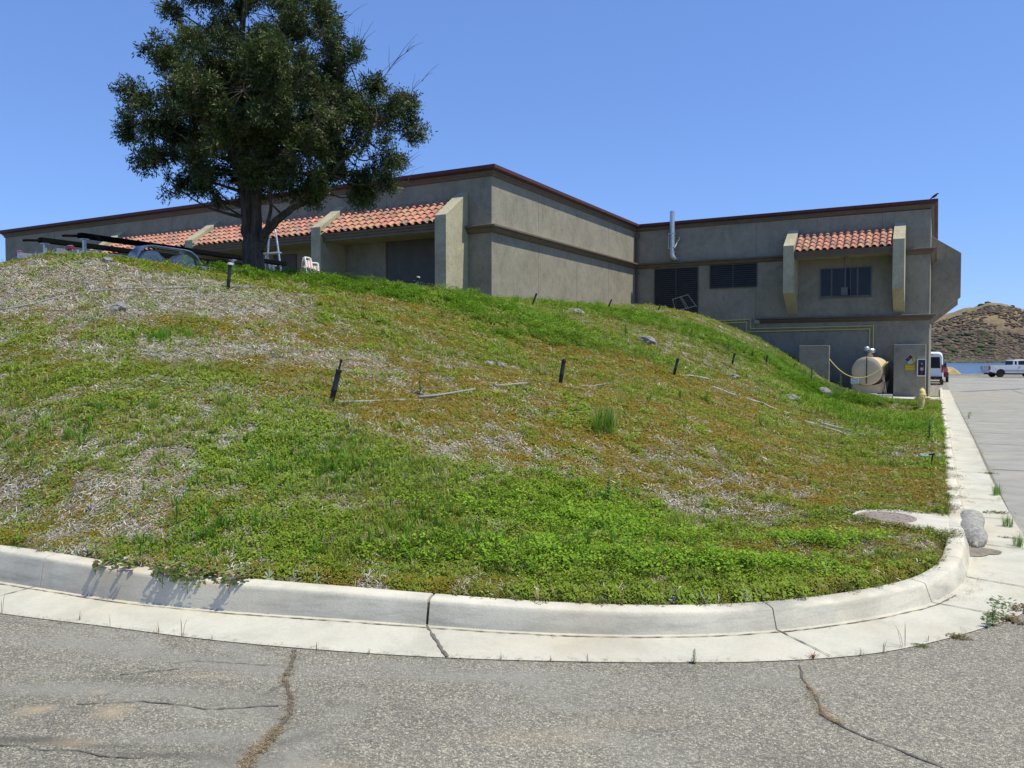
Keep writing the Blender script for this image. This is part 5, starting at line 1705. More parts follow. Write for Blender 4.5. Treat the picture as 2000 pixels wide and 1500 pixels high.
MB().add(vs, fs).build('sack', mg, bagr, shade=True)
mb = MB(); mb.tube([(.01, 0, .035), (-.015, 0, .035), (-.035, .005, .03), (-.065, -.01, .02)], [.03, .016, .026, .012], 10); mb.build('tied_neck', mg, bagr, shade=True)
# silt fan in front of the bag
mb = MB()
pts = []
for k in range(28):
    a = 2 * math.pi * k / 28
    r_ = (.15 + .035 * math.sin(3 * a + 1) + .03 * mnoise.noise(Vector((math.cos(a) * 2, math.sin(a) * 2, 3))))
    pts.append((bx0[0] + .0 + r_ * 1.0 * math.cos(a), bx0[1] - .13 + r_ * 1.35 * math.sin(a)))
mb.add([(bx0[0], bx0[1] - .1, .026)] + [(x, y, .0135) for x, y in pts], [(0, k + 1, (k + 1) % 28 + 1) for k in range(28)])
o = mb.build('silt', M['dirt']); tag(o, kind='structure')

# ---- cracks in the asphalt
mb = MB()
ck = [rdz(*p)[:2] for p in [(573, 1271), (570, 1300), (556, 1330), (566, 1362), (566, 1395), (545, 1425), (520, 1450), (490, 1480), (470, 1515)]]
ribbon(mb, ck, .017, .0045, jit=.03, seedv=2)
ck2 = [rdz(*p)[:2] for p in [(1565, 1300), (1568, 1325), (1590, 1360), (1605, 1395), (1640, 1415), (1700, 1443), (1760, 1468), (1850, 1505)]]
ribbon(mb, ck2, .009, .0045, jit=.03, seedv=4)
ck3 = [rdz(*p)[:2] for p in [(235, 1318), (300, 1312), (350, 1308)]]; ribbon(mb, ck3, .006, .0045, jit=.03, seedv=6)
ck4 = [rdz(*p)[:2] for p in [(150, 1376), (280, 1370), (340, 1378), (400, 1384), (470, 1383), (545, 1380)]]; ribbon(mb, ck4, .006, .0045, jit=.03, seedv=7)
ck5 = [rdz(*p)[:2] for p in [(-60, 1450), (60, 1457), (130, 1470), (200, 1478), (280, 1482)]]; ribbon(mb, ck5, .006, .0045, jit=.05, seedv=8)
ck6 = [rdz(*p)[:2] for p in [(556, 1300), (480, 1296), (380, 1290), (330, 1300)]]; ribbon(mb, ck6, .004, .0045, jit=.03, seedv=9)
o = mb.build('road_crack', M['crack']); tag(o, kind='structure')

# ================================================================== PLANT MATERIAL
M['leaf'] = vcol_mat('leaf', .65, .12, .30)
M['dry'] = vcol_mat('dry_litter', .85, .15, .0)
M['crown'] = vcol_mat('tree_leaf', .5, .22, .16)

class Bld:
    """collects numpy instanced quads"""
    def __init__(s): s.V, s.Q, s.C, s.n = [], [], [], 0
    def add(s, pv, pq, pos, ang, scl, col, cj=.12, tilt=None, leafid=None, hs=None):
        """pv (n,3), pq (m,4), pos (k,3), ang (k), scl (k), col (k,3)"""
        k, n = len(pos), len(pv)
        if k == 0: return
        ca, sa = np.cos(ang)[:, None], np.sin(ang)[:, None]
        x = pv[None, :, 0] * ca - pv[None, :, 1] * sa
        y = pv[None, :, 0] * sa + pv[None, :, 1] * ca
        z = np.broadcast_to(pv[None, :, 2], x.shape).copy()
        if hs is not None: z = z * hs[:, None]
        V = np.stack([x, y, z], -1) * scl[:, None, None]
        if tilt is not None:
            V[:, :, 2] += V[:, :, 0] * tilt[:, 0:1] + V[:, :, 1] * tilt[:, 1:2]
        V += pos[:, None, :]
        Q = (pq[None] + (np.arange(k) * n)[:, None, None] + s.n).reshape(-1, pq.shape[1])
        nl = int(leafid.max()) + 1 if leafid is not None else 1
        j = 1 + (rng.random((k, nl)) - .5) * 2 * cj
        jj = j[:, leafid] if leafid is not None else np.repeat(j, n, 1)
        C = col[:, None, :] * jj[:, :, None]
        s.V.append(V.reshape(-1, 3).astype(np.float32)); s.Q.append(Q.astype(np.int32)); s.C.append(C.reshape(-1, 3).astype(np.float32))
        s.n += k * n
    def obj(s, name, mat, **kw):
        V, Q, C = np.concatenate(s.V), np.concatenate(s.Q), np.concatenate(s.C)
        me = fast_mesh(name, V, Q, C, mat)
        o = bpy.data.objects.new(name, me); COL.objects.link(o)
        tag(o, **kw)
        return o

def P_blades(n, h, w, spread, r, curl=.5):
    vs, qs, ids = [], [], []
    for i in range(n):
        a = r.uniform(0, 2 * math.pi); b = r.uniform(0, spread * .35)
        lean = r.uniform(.15, 1.0) * spread
        hh = h * r.uniform(.55, 1.1); ww = w * r.uniform(.7, 1.2)
        dx, dy = math.cos(a), math.sin(a); sx, sy = -dy, dx
        o = Vector((dx * b, dy * b, 0)); k = len(vs)
        m_ = o + Vector((dx * lean * .4, dy * lean * .4, hh * .62)); t_ = o + Vector((dx * lean, dy * lean, hh * (1 - curl * .3)))
        s_ = Vector((sx, sy, 0))
        vs += [o - s_ * ww * .4, o + s_ * ww * .4, m_ + s_ * ww * .5, m_ - s_ * ww * .5, t_ + s_ * ww * .08, t_ - s_ * ww * .08]
        qs += [(k, k + 1, k + 2, k + 3), (k + 3, k + 2, k + 4, k + 5)]; ids += [i] * 6
    return np.array([tuple(v) for v in vs]), np.array(qs), np.array(ids)
def P_leaves(n, R, h, L, Wd, r, up=.3, layers=True):
    """broad diamond leaves on short stems, facing mostly up"""
    vs, qs, ids = [], [], []
    for i in range(n):
        a = r.uniform(0, 2 * math.pi); b = R * math.sqrt(r.random()) * .8
        z = h * r.uniform(.25, 1.0) * (1 - .5 * b / R)
        az = a + r.uniform(-.7, .7); el = r.uniform(-.25, up + .35)
        d = Vector((math.cos(az) * math.cos(el), math.sin(az) * math.cos(el), math.sin(el)))
        s_ = Vector((-math.sin(az), math.cos(az), r.uniform(-.35, .35))).normalized()
        l_ = L * r.uniform(.6, 1.15); w_ = Wd * r.uniform(.7, 1.15)
        o = Vector((math.cos(a) * b, math.sin(a) * b, z)); k = len(vs)
        vs += [o, o + d * l_ * .5 + s_ * w_ * .5, o + d * l_ - Vector((0, 0, l_ * .15)), o + d * l_ * .5 - s_ * w_ * .5]
        qs += [(k, k + 1, k + 2, k + 3)]; ids += [i] * 4
    return np.array([tuple(v) for v in vs]), np.array(qs), np.array(ids)
def P_rosette(n, L, Wd, r):
    vs, qs, ids = [], [], []
    for i in range(n):
        a = 2 * math.pi * i / n + r.uniform(-.3, .3); el = r.uniform(.15, .7)
        d = Vector((math.cos(a) * math.cos(el), math.sin(a) * math.cos(el), math.sin(el))); s_ = Vector((-math.sin(a), math.cos(a), 0))
        l_ = L * r.uniform(.7, 1.1); k = len(vs)
        vs += [s_ * -.002, d * l_ * .55 + s_ * Wd * .5, d * l_ - Vector((0, 0, l_ * .12)), d * l_ * .55 - s_ * Wd * .5]
        vs[k] = Vector(vs[k])
        qs += [(k, k + 1, k + 2, k + 3)]; ids += [i] * 4
    return np.array([tuple(v) for v in vs]), np.array(qs), np.array(ids)
def P_chips(n, R, L, Wd, r):
    vs, qs, ids = [], [], []
    for i in range(n):
        a = r.uniform(0, 2 * math.pi); b = R * math.sqrt(r.random()); az = r.uniform(0, math.pi * 2)
        d = Vector((math.cos(az), math.sin(az), r.uniform(-.15, .35))); s_ = Vector((-math.sin(az), math.cos(az), r.uniform(-.3, .3)))
        l_ = L * r.uniform(.3, 1.3); w_ = Wd * r.uniform(.6, 1.3)
        o = Vector((math.cos(a) * b, math.sin(a) * b, r.uniform(.004, .02))); k = len(vs)
        vs += [o - s_ * w_ * .5, o + s_ * w_ * .5, o + d * l_ + s_ * w_ * .4, o + d * l_ - s_ * w_ * .4]
        qs += [(k, k + 1, k + 2, k + 3)]; ids += [i] * 4
    return np.array([tuple(v) for v in vs]), np.array(qs), np.array(ids)
pr = random.Random(5)
PG = [P_blades(11, .085, .0055, .06, pr) for _ in range(6)]
PC = [P_leaves(22, .055, .050, .020, .016, pr) for _ in range(6)]          # clover like
PM = [P_leaves(26, .08, .026, .017, .011, pr, .3) for _ in range(6)]      # creeping mat
PR = [P_rosette(9, .055, .013, pr) for _ in range(5)]
PCH = [P_chips(12, .075, .034, .005, pr) for _ in range(6)]

# ---- scatter positions, thinner with distance
N = 250000
lf = rng.random(N)
fwv = 4.4 * np.exp(lf * math.log(42 / 4.4))
tanv = rng.uniform(-.78, .74, N)
rr_ = tanv * fwv
px_ = rr_ * RIGHT[0] + fwv * FWD[0]; py_ = rr_ * RIGHT[1] + fwv * FWD[1]
ok = (sd_at(px_, py_) > .015) & (py_ < 40.9) & (px_ > -50) & ~((py_ > YL - .05) & (px_ < XC + .03))
for xr in (FA, FB, FCc, FD):
    ok &= ~((px_ > xr - FT) & (px_ < xr) & (py_ > YL - 1.5))
ok &= ~(np.hypot(px_ - cxm, py_ - cym) < .34) & ~((px_ > cxm) & (px_ < .3) & (py_ < cym + .33) & (py_ > cym - .34 - .35 * (px_ - cxm)))
ok &= ~((px_ > -2.6) & (py_ > 36.7) & (px_ < .3)) & ~((px_ > -3.9) & (px_ < -1.7) & (py_ > 38.5)) & ~((px_ > -5.7) & (px_ < -.4) & (py_ > 38.9))
px_, py_, fwv = px_[ok], py_[ok], fwv[ok]
pz_ = hz(px_, py_)
sl = .06
tx_ = (hz(px_ + sl, py_) - hz(px_ - sl, py_)) / (2 * sl); ty_ = (hz(px_, py_ + sl) - hz(px_, py_ - sl)) / (2 * sl)
tilt_all = np.clip(np.stack([tx_, ty_], 1), -.7, .7)
bare_, green_, red_, silver_ = covers(px_, py_)
scl = np.clip((fwv / 7.5), .8, 2.2) ** .75 * rng.uniform(.7, 1.25, len(px_))
u_ = rng.random(len(px_)); w_ = rng.random(len(px_))
near_edge = sd_at(px_, py_) < .12
pos = np.stack([px_, py_, pz_ + .002], 1)
ang = rng.uniform(0, 2 * math.pi, len(px_))
patch = fbm(px_ + 90, py_ - 30, 1.1, 3)
patch2 = fbm(px_ - 70, py_ + 130, 3.5, 2)

is_bare = u_ < bare_ * .90
kind = np.full(len(px_), -1)
kind[is_bare & (w_ < .55)] = 4
kind[is_bare & (w_ >= .90)] = 2
v2 = rng.random(len(px_))
gsel = ~is_bare
pg = np.minimum(.82, green_ / (green_ + red_ + .12))
grass_share = smooth((patch - .42) / .2)
g_ = gsel & (v2 < pg)
kind[g_ & (rng.random(len(px_)) < .25 + .6 * grass_share)] = 0
kind[g_ & (kind != 0)] = 1
kind[gsel & ~g_] = 2
kind[gsel & (rng.random(len(px_)) < .05 + .42 * silver_)] = 3
kind[gsel & (rng.random(len(px_)) < .06)] = 4
def mixc(a, b, t):
    a, b = np.array(a), np.array(b)
    return a[None] * (1 - t[:, None]) + b[None] * t[:, None]
cov_ = Bld(); drym = Bld()
for kd, protos in ((0, PG), (1, PC), (2, PM), (3, PR), (4, PCH)):
    idx = np.where(kind == kd)[0]
    which = rng.integers(0, len(protos), len(idx))
    for k, (pv, pq, ids) in enumerate(protos):
        s_ = idx[which == k]
        if len(s_) == 0: continue
        rn = rng.random(len(s_)); rn2 = rng.random(len(s_))
        if kd == 0: c = mixc((.125, .20, .018), (.27, .31, .05), np.clip(rn * .6 + patch2[s_] * .5, 0, 1)); c[rn2 < .12] = (.38, .32, .15)
        elif kd == 1: c = mixc((.125, .21, .014), (.25, .33, .035), np.clip(rn * .6 + patch2[s_] * .5, 0, 1))
        elif kd == 2:
            rdn = np.clip(red_[s_] * 1.0 + (rn - .5) * .9, 0, 1)
            c = mixc((.17, .205, .020), (.285, .195, .030), rdn); c[rn2 < .12] = (.13, .20, .02)
        elif kd == 3: c = mixc((.22, .28, .15), (.36, .42, .26), rn)
        else:
            c = mixc((.17, .15, .12), (.56, .52, .44), rn); c[rn2 < .10] = (.26, .13, .06)
        hs = None
        if kd == 0: hs = (.45 + .6 * rng.random(len(s_))) * (.75 + .5 * green_[s_])
        if kd == 1: hs = .6 + 1.0 * rng.random(len(s_)) * (.5 + green_[s_])
        sc = scl[s_] * (1.12 if kd in (1, 2) else 1.0)
        (drym if kd == 4 else cov_).add(pv, pq, pos[s_], ang[s_], sc, c, .22, tilt_all[s_], ids, hs)
# taller leafy ground cover along the crest and right shoulder
def clumps(regions, n_each, protos, c0, c1, smin, smax, h0, h1, spread):
    for (u, v, ru, rv, wt) in regions:
        c, f = hit(u, v)
        n = int(n_each * wt)
        ca = rng.normal(0, .5, n) * ru; cb = rng.normal(0, .5, n) * rv
        x = c[0] + ca * RIGHT[0] + cb * FWD[0]; y = c[1] + ca * RIGHT[1] + cb * FWD[1]
        den = fbm(x * 1.0 + 3, y, 1.6, 3)
        k = (sd_at(x, y) > .1) & (y < 40.7) & ~((y > YL - 1.6) & (x < XC + .2)) & (den > .36) & ~((x > -2.6) & (y > 36.5)) & ~((x > -5.7) & (y > 38.8))
        x, y, den = x[k], y[k], den[k]
        hh = smooth((den - .36) / .25)
        z = hz(x, y) + rng.random(len(x)) * (h0 + (h1 - h0) * hh) * .8
        which = rng.integers(0, len(protos), len(x))
        for j, (pv, pq, ids) in enumerate(protos):
            s_ = which == j
            m_ = int(s_.sum())
            if not m_: continue
            col = mixc(c0, c1, rng.random(m_))
            cov_.add(pv, pq, np.stack([x[s_], y[s_], z[s_]], 1), rng.uniform(0, 6.28, m_), rng.uniform(smin, smax, m_), col, .25, rng.normal(0, .25, (m_, 2)), ids)
clumps([(760, 575, 2.6, .9, 1.2), (860, 588, 2.4, .8, 1), (690, 566, 2, .7, .8), (980, 605, 2.2, 1.5, .9), (930, 600, 2, 1, .6), (1180, 612, 2.6, 2, 1), (1260, 622, 3, 2, .9), (1080, 635, 2, 1.2, .5), (600, 556, 2, .6, .5), (500, 545, 1.4, .5, .4),
        (1330, 640, 2.5, 2.5, .9), (1420, 668, 2, 2, .8), (1500, 705, 2, 2, .9), (1545, 722, 1.2, 1.2, .8), (1060, 655, 1.6, .8, .5), (980, 655, 1.5, .7, .3), (1270, 700, 1.8, 1.4, .3)], 1050, PC, (.09, .195, .012), (.19, .32, .03), 1.2, 2.2, .04, .24, 0)
clumps([(1600, 760, 1.4, 1.2, 1.0), (1660, 775, 1.5, 1.2, 1.0), (1560, 750, 1.6, 1.2, .7), (1700, 795, 1.6, 1.4, .7), (1620, 800, 1.6, 1.4, .5), (1780, 840, 1.0, 2.2, 1.0), (1700, 820, 1.8, 2.5, 1.0), (1820, 800, .4, 3, .4)], 1100, PC + PG[:2], (.095, .20, .012), (.21, .34, .03), 1.0, 1.9, .03, .16, 0)
clumps([(1100, 1000, 1.1, .8, 1), (1160, 975, .8, .6, .6), (1240, 1040, .8, .6, .4), (960, 1000, .8, .6, .4), (860, 1110, .8, .3, .4), (1080, 1090, 1.0, .4, .5), (1320, 1110, .9, .3, .5), (1500, 1110, .7, .3, .4), (1600, 1060, .6, .3, .4)], 330, PC, (.13, .26, .014), (.26, .40, .035), .9, 1.5, .02, .09, 0)
clumps([(520, 915, .9, .8, .9), (620, 915, .6, .6, .6), (830, 1040, .8, .6, .9), (1010, 1090, .8, .4, .7), (330, 662, .5, .4, .8), (430, 1050, .8, .4, .7), (700, 920, .5, .5, .6), (150, 845, .6, .5, .7), (1200, 1060, .7, .5, .6)], 90, PG, (.085, .20, .016), (.17, .31, .035), .9, 1.5, .0, .03, 0)
# feathery grass edge on top of the kerb
ei = rng.integers(60, len(KC) - 40, 2600)
ex_ = KB[ei] + KN[ei] * rng.uniform(-.012, .05, (len(ei), 1))
keep_ = (ex_[:, 1] < 40) & (fbm(ex_[:, 0], ex_[:, 1], 1.3, 3) > .42) & ~((abs(ex_[:, 1] - cym) < .5) & (ex_[:, 0] > 0))
ex_ = ex_[keep_]
ez_ = road_z(ex_[:, 1]) + kerb_h(ex_[:, 0], ex_[:, 1]) + .004
for k, (pv, pq, ids) in enumerate(PM + PC[:2] + PG[:2]):
    s_ = np.arange(len(ex_)) % 10 == k
    m_ = int(s_.sum())
    cov_.add(pv, pq, np.stack([ex_[s_, 0], ex_[s_, 1], ez_[s_]], 1), rng.uniform(0, 6.28, m_), rng.uniform(.5, .95, m_), mixc((.10, .15, .03), (.22, .2, .05), rng.random(m_)), .25, None, ids)
# creeping mat lapping against the slab edge
pe = np.array(pts_slab + [pts_slab[0]])
n_ = 800
sg_ = rng.integers(0, len(pe) - 1, n_); t_ = rng.random(n_)[:, None]
xy = pe[sg_] * (1 - t_) + pe[sg_ + 1] * t_
outw = xy - np.array([cxm + .2, cym]); outw /= np.linalg.norm(outw, axis=1)[:, None] + 1e-9
front = outw[:, 1] < .25
off_ = rng.uniform(-.01, .12, n_) + np.where(front, -.04 * rng.random(n_), 0)
xy = xy + outw * off_[:, None]
k_ = (xy[:, 0] < .08) & ((outw[:, 1] < -.25) | (off_ > .05))
xy = xy[k_]; off_ = off_[k_]
zz = np.maximum(hz(xy[:, 0], xy[:, 1]), np.where(off_ < .0, zs + .003, 0))
for k, (pv, pq, ids) in enumerate(PM):
    s_ = np.arange(len(xy)) % 6 == k
    cov_.add(pv, pq, np.stack([xy[s_, 0], xy[s_, 1], zz[s_]], 1), rng.uniform(0, 6.28, s_.sum()), rng.uniform(.8, 1.3, s_.sum()), mixc((.12, .17, .02), (.22, .20, .05), rng.random(s_.sum())), .25, None, ids)
# taller mixed weeds at the foot of the tank and walls
for (u, v, ru, rv, n_, hh_) in [(1600, 752, 1.0, .8, 260, 2.6), (1650, 768, 1.2, .8, 300, 2.4), (1700, 778, 1.0, .8, 160, 1.8), (1575, 735, .8, .8, 160, 2.6), (1530, 700, 1.5, 1.5, 160, 2.0), (1440, 665, 1.5, 1.5, 120, 1.8)]:
    c_, _f = hit(u, v)
    x = c_[0] + rng.normal(0, .5, n_) * ru * RIGHT[0] + rng.normal(0, .5, n_) * rv * FWD[0]; y = c_[1] + rng.normal(0, .5, n_) * ru * RIGHT[1] + rng.normal(0, .5, n_) * rv * FWD[1]
    k_ = (y < 38.9) & ~((x > -2.6) & (y > 36.6)); x, y = x[k_], y[k_]
    for k, (pv, pq, ids) in enumerate(PG[:4] + PC[:2]):
        s_ = np.arange(len(x)) % 6 == k
        m_ = int(s_.sum())
        cov_.add(pv * np.array([.7, .7, 1.0]), pq, np.stack([x[s_], y[s_], hz(x[s_], y[s_])], 1), rng.uniform(0, 6.28, m_), rng.uniform(.6, 1.1, m_) * hh_, mixc((.10, .17, .03), (.30, .32, .12), rng.random(m_)), .25, None, ids)
# creepers reaching over the right kerb
for yk in (7.6, 8.9, 9.7, 10.3, 11.4, 12.2, 13.5, 15, 17, 19.5, 22, 25, 28.5, 33):
    n_ = 26
    x = .10 + np.abs(rng.normal(0, .08, n_)); y = yk + rng.normal(0, .12, n_)
    x = np.clip(x, .08, .33)
    z = road_z(y) + .128 - np.clip(x - .26, 0, 1) * .6 + .008
    for k, (pv, pq, ids) in enumerate(PM):
        s_ = np.arange(n_) % 6 == k
        cov_.add(pv, pq, np.stack([x[s_], y[s_], z[s_]], 1), rng.uniform(0, 6.28, s_.sum()), rng.uniform(.5, .9, s_.sum()), mixc((.10, .10, .03), (.17, .13, .05), rng.random(s_.sum())), .25, None, ids)
# tiny flowers
for (n_, cc, lo, hi_) in ((420, (.8, .8, .74), 14, 42), (60, (.75, .55, .03), 4.6, 16)):
    k_ = np.where((fwv > lo) & (fwv < hi_) & (kind <= 1) & (kind >= 0))[0]
    k_ = rng.choice(k_, n_)
    pv, pq, ids = P_leaves(5, .006, .004, .012, .01, pr)
    cov_.add(pv, pq, pos[k_] + np.array([0, 0, .06]), ang[k_], scl[k_] * (1.0 if cc[2] > .5 else .8), np.tile(np.array(cc), (n_, 1)), .05, None, ids)
cov_.obj('ground_cover', M['leaf'], label='low green and reddish weeds and grass covering the slope', cat='ground cover', kind='stuff')
drym.obj('dry_litter', M['dry'], label='dry straw and wood chips scattered on the slope', cat='litter', kind='stuff')
print('cover verts', cov_.n, drym.n)
#@@PART6
# ================================================================== SINGLE WEEDS
wr_ = random.Random(21)
def weed_mesh(kind, h, name, seedv):
    r = random.Random(seedv)
    B = Bld()
    def put(pv, pq, ids, p, a, s, c, t=None): B.add(pv, pq, np.array([p], float), np.array([a]), np.array([s]), np.array([c]), .22, None if t is None else np.array([t]), ids)
    if kind == 'upright':            # leafy single stem
        n = 16
        vs, qs = [], []
        for k in range(n):
            t = (k + .5) / n
            pv, pq, ids = P_rosette(5, h * .26 * (1.1 - .75 * t), h * .055, r)
            put(pv, pq, ids, (h * .05 * t, 0, h * t), r.uniform(0, 6.28), 1.0, (.11 + .05 * r.random(), .19 + .06 * r.random(), .07))
        pv, pq, ids = P_blades(3, h, h * .03, .01, r); put(pv, pq, ids, (0, 0, 0), 0, 1, (.10, .14, .05))
    elif kind == 'tuft':             # dense fine upright tuft
        for k in range(12):
            pv, pq, ids = P_blades(12, h, h * .018, h * .35, r, .2)
            put(pv, pq, ids, (r.gauss(0, h * .20), r.gauss(0, h * .20), 0), r.uniform(0, 6.28), r.uniform(.7, 1.1), (.14 + .06 * r.random(), .27 + .08 * r.random(), .035))
    elif kind == 'bright':
        for k in range(9):
            t = r.random()
            pv, pq, ids = P_leaves(14, h * .25, h * .25, h * .16, h * .06, r, .8)
            put(pv, pq, ids, (r.gauss(0, h * .14), r.gauss(0, h * .14), h * .7 * t), r.uniform(0, 6.28), 1, (.16 + .06 * r.random(), .27 + .08 * r.random(), .04))
        pv, pq, ids = P_blades(8, h, h * .03, h * .2, r); put(pv, pq, ids, (0, 0, 0), 0, 1, (.14, .2, .04))
    elif kind == 'yellow':           # airy yellow-green seed heads
        for k in range(9):
            pv, pq, ids = P_blades(14, h, h * .010, h * .38, r, .3)
            put(pv, pq, ids, (r.gauss(0, h * .2), r.gauss(0, h * .15), 0), r.uniform(0, 6.28), r.uniform(.7, 1.1), (.33 + .08 * r.random(), .36 + .05 * r.random(), .10))
    elif kind == 'mat':
        for k in range(9):
            pv, pq, ids = P_leaves(24, h * 1.2, h * .55, h * .5, h * .3, r, .3)
            c = (.13, .18, .05) if r.random() < .75 else (.20, .12, .07)
            put(pv, pq, ids, (r.gauss(0, h * 1.1), r.gauss(0, h * .5), 0), r.uniform(0, 6.28), r.uniform(.6, 1.0), c)
    elif kind == 'stalk':            # thin dry straw
        pv, pq, ids = P_blades(3, h, .0035, h * .35, r, .1)
        put(pv, pq, ids, (0, 0, 0), r.uniform(0, 6.28), 1, (.30, .22, .13))
    elif kind == 'dry':
        pv, pq, ids = P_blades(22, h, .004, h * .9, r, .5)
        put(pv, pq, ids, (0, 0, 0), r.uniform(0, 6.28), 1, (.36, .17, .10))
    V, Q, C = np.concatenate(B.V), np.concatenate(B.Q), np.concatenate(B.C)
    return fast_mesh(name, V, Q, C, M['leaf'] if kind not in ('stalk', 'dry') else M['dry'])
def weed(kind, u, v, hpx, label, group=None, name='weed', ground=None):
    if ground is None:
        p, f = hit(u, v)
    else:
        p = rdz(u, v); f = -p[0] * math.sin(YAW) + p[1] * math.cos(YAW); p = np.array([p[0], p[1], p[2] + ground])
    h = hpx * f / F_PX
    me = weed_mesh(kind, h, name, int(u * 7 + v))
    o = bpy.data.objects.new(name, me); COL.objects.link(o)
    o.location = (p[0], p[1], p[2] - .005)
    tag(o, label, 'weed', group)
    return o
GW = 'single taller weeds on the slope'
weed('upright', 820, 773, 52, 'dark upright leafy weed between the nearest and middle risers', GW)
weed('tuft', 1172, 848, 62, 'big dense bright green grass tuft in the middle of the slope', GW, 'grass_tuft')
weed('yellow', 1192, 842, 62, 'airy yellow green grass behind the big dense tuft', GW, 'grass_tuft')
weed('upright', 1222, 660, 34, 'upright weed left of the largest grey rock', GW)
weed('bright', 1327, 783, 34, 'leafy weed below the leaning riser on the right slope', GW)
weed('bright', 1380, 786, 30, 'bright bushy weed beside the second white pipe', GW)
weed('bright', 1485, 836, 40, 'bright yellow green weed below the longest white pipe', GW)
weed('upright', 1338, 828, 28, 'dark thin weed on the reddish ground below the leafy weed', GW)
weed('upright', 1270, 788, 28, 'thin weed right of the big grass tuft', GW)
weed('tuft', 1005, 596, 24, 'small bushy weed standing against the sunlit side wall', GW)
weed('upright', 1422, 693, 32, 'upright weed just above the second riser from the stucco wall', GW)
weed('upright', 1350, 668, 30, 'upright weed near the crest below the leaning metal frame', GW)
weed('upright', 1232, 618, 22, 'dark upright weed on the crest below the inner wall corner', GW)
weed('tuft', 1632, 782, 26, 'round dark green bushy weed right of the grey rock by the stucco wall', GW)
weed('yellow', 1215, 790, 36, 'thin yellow green grass right above the big tuft', GW, 'grass_tuft')
weed('upright', 1470, 700, 26, 'thin weed between two risers on the right slope', GW)
weed('upright', 1585, 752, 40, 'tall thin weed in front of the short stucco wall left side', GW)
weed('upright', 1640, 760, 30, 'weed at the right foot of the short stucco wall', GW)
weed('upright', 1290, 648, 24, 'weed between the largest rock and the crest', GW)
weed('tuft', 318, 668, 30, 'bright grass tuft on the left slope below the mossy patch', GW, 'grass_tuft')
weed('tuft', 370, 664, 22, 'small pale grass tuft right of the bright left tuft', GW, 'grass_tuft')
weed('tuft', 135, 862, 34, 'coarse grass tuft on the lower left slope', GW, 'grass_tuft')
weed('tuft', 300, 805, 28, 'grass tuft in the middle of the left slope', GW, 'grass_tuft')
weed('upright', 1815, 865, 50, 'tall thin weed in the grass between the hydrant and the valve box', GW)
weed('upright', 1188, 985, 60, 'slender dark stalk standing in the bright clover', GW)
GG = 'weeds growing along the gutter edge'
weed('upright', 1355, 1296, 30, 'small feathery green weed at the front edge of the gutter', GG, 'weed', .004)
weed('mat', 1872, 1246, 13, 'low green mat weed at the front gutter edge by the corner', GG, 'weed', .004)
weed('mat', 1795, 1262, 9, 'tiny yellow green mat weed left of the corner mat', GG, 'weed', .004)
weed('mat', 1968, 1212, 22, 'reddish green mat weed where the gutter edge leaves the frame', GG, 'weed', .004)
weed('mat', 1992, 1190, 22, 'rightmost reddish mat weed beside the gutter corner', GG, 'weed', .004)
weed('upright', 1940, 1222, 46, 'upright flowering weed stalk at the gutter corner', GG, 'weed', .004)
weed('upright', 1928, 1226, 36, 'shorter weed stalk just left of the upright one', GG, 'weed', .004)
weed('dry', 1588, 1286, 14, 'reddish dry grass tuft at the front gutter edge', GG, 'weed', .004)
weed('tuft', 1945, 968, 24, 'green grass tuft in the joint between gutter and concrete road', GG, 'grass_tuft', .004)
weed('tuft', 1968, 1030, 26, 'green weed clump in the road joint near the gravel bag', GG, 'grass_tuft', .004)
weed('tuft', 1990, 1068, 30, 'nearest green clump in the road joint at the frame edge', GG, 'grass_tuft', .004)
weed('mat', 1940, 1002, 10, 'low reddish weed on the gutter behind the gravel bag', GG, 'weed', .004)
weed('mat', 1972, 1052, 8, 'low reddish weed beside the nearest green clump', GG, 'weed', .004)
weed('bright', 1893, 818, 16, 'small yellow green weed far up the road joint', GG, 'weed', .004)
weed('mat', 1930, 925, 7, 'small mat weed halfway up the road joint', GG, 'weed', .004)
weed('dry', 1826, 768, 26, 'dry grass clump at the right corner of the building', GG, 'dry_grass', .02)
weed('dry', 1832, 758, 26, 'dry grass clump behind the first one at the building corner', GG, 'dry_grass', .02)
for k, (u, v, h) in enumerate([(3, 1199, 46), (155, 1213, 20), (216, 1226, 34), (310, 1238, 26), (356, 1243, 46), (415, 1250, 26), (618, 1271, 24), (720, 1279, 14), (978, 1290, 20), (1150, 1294, 34), (1075, 1293, 18), (1724, 1276, 34), (1768, 1266, 64), (1680, 1281, 18), (1812, 1255, 16)]):
    weed('stalk', u, v, h, 'thin dry grass stalk rising from the front edge of the gutter', 'dry stalks along the gutter', 'dry_stalk', .004)

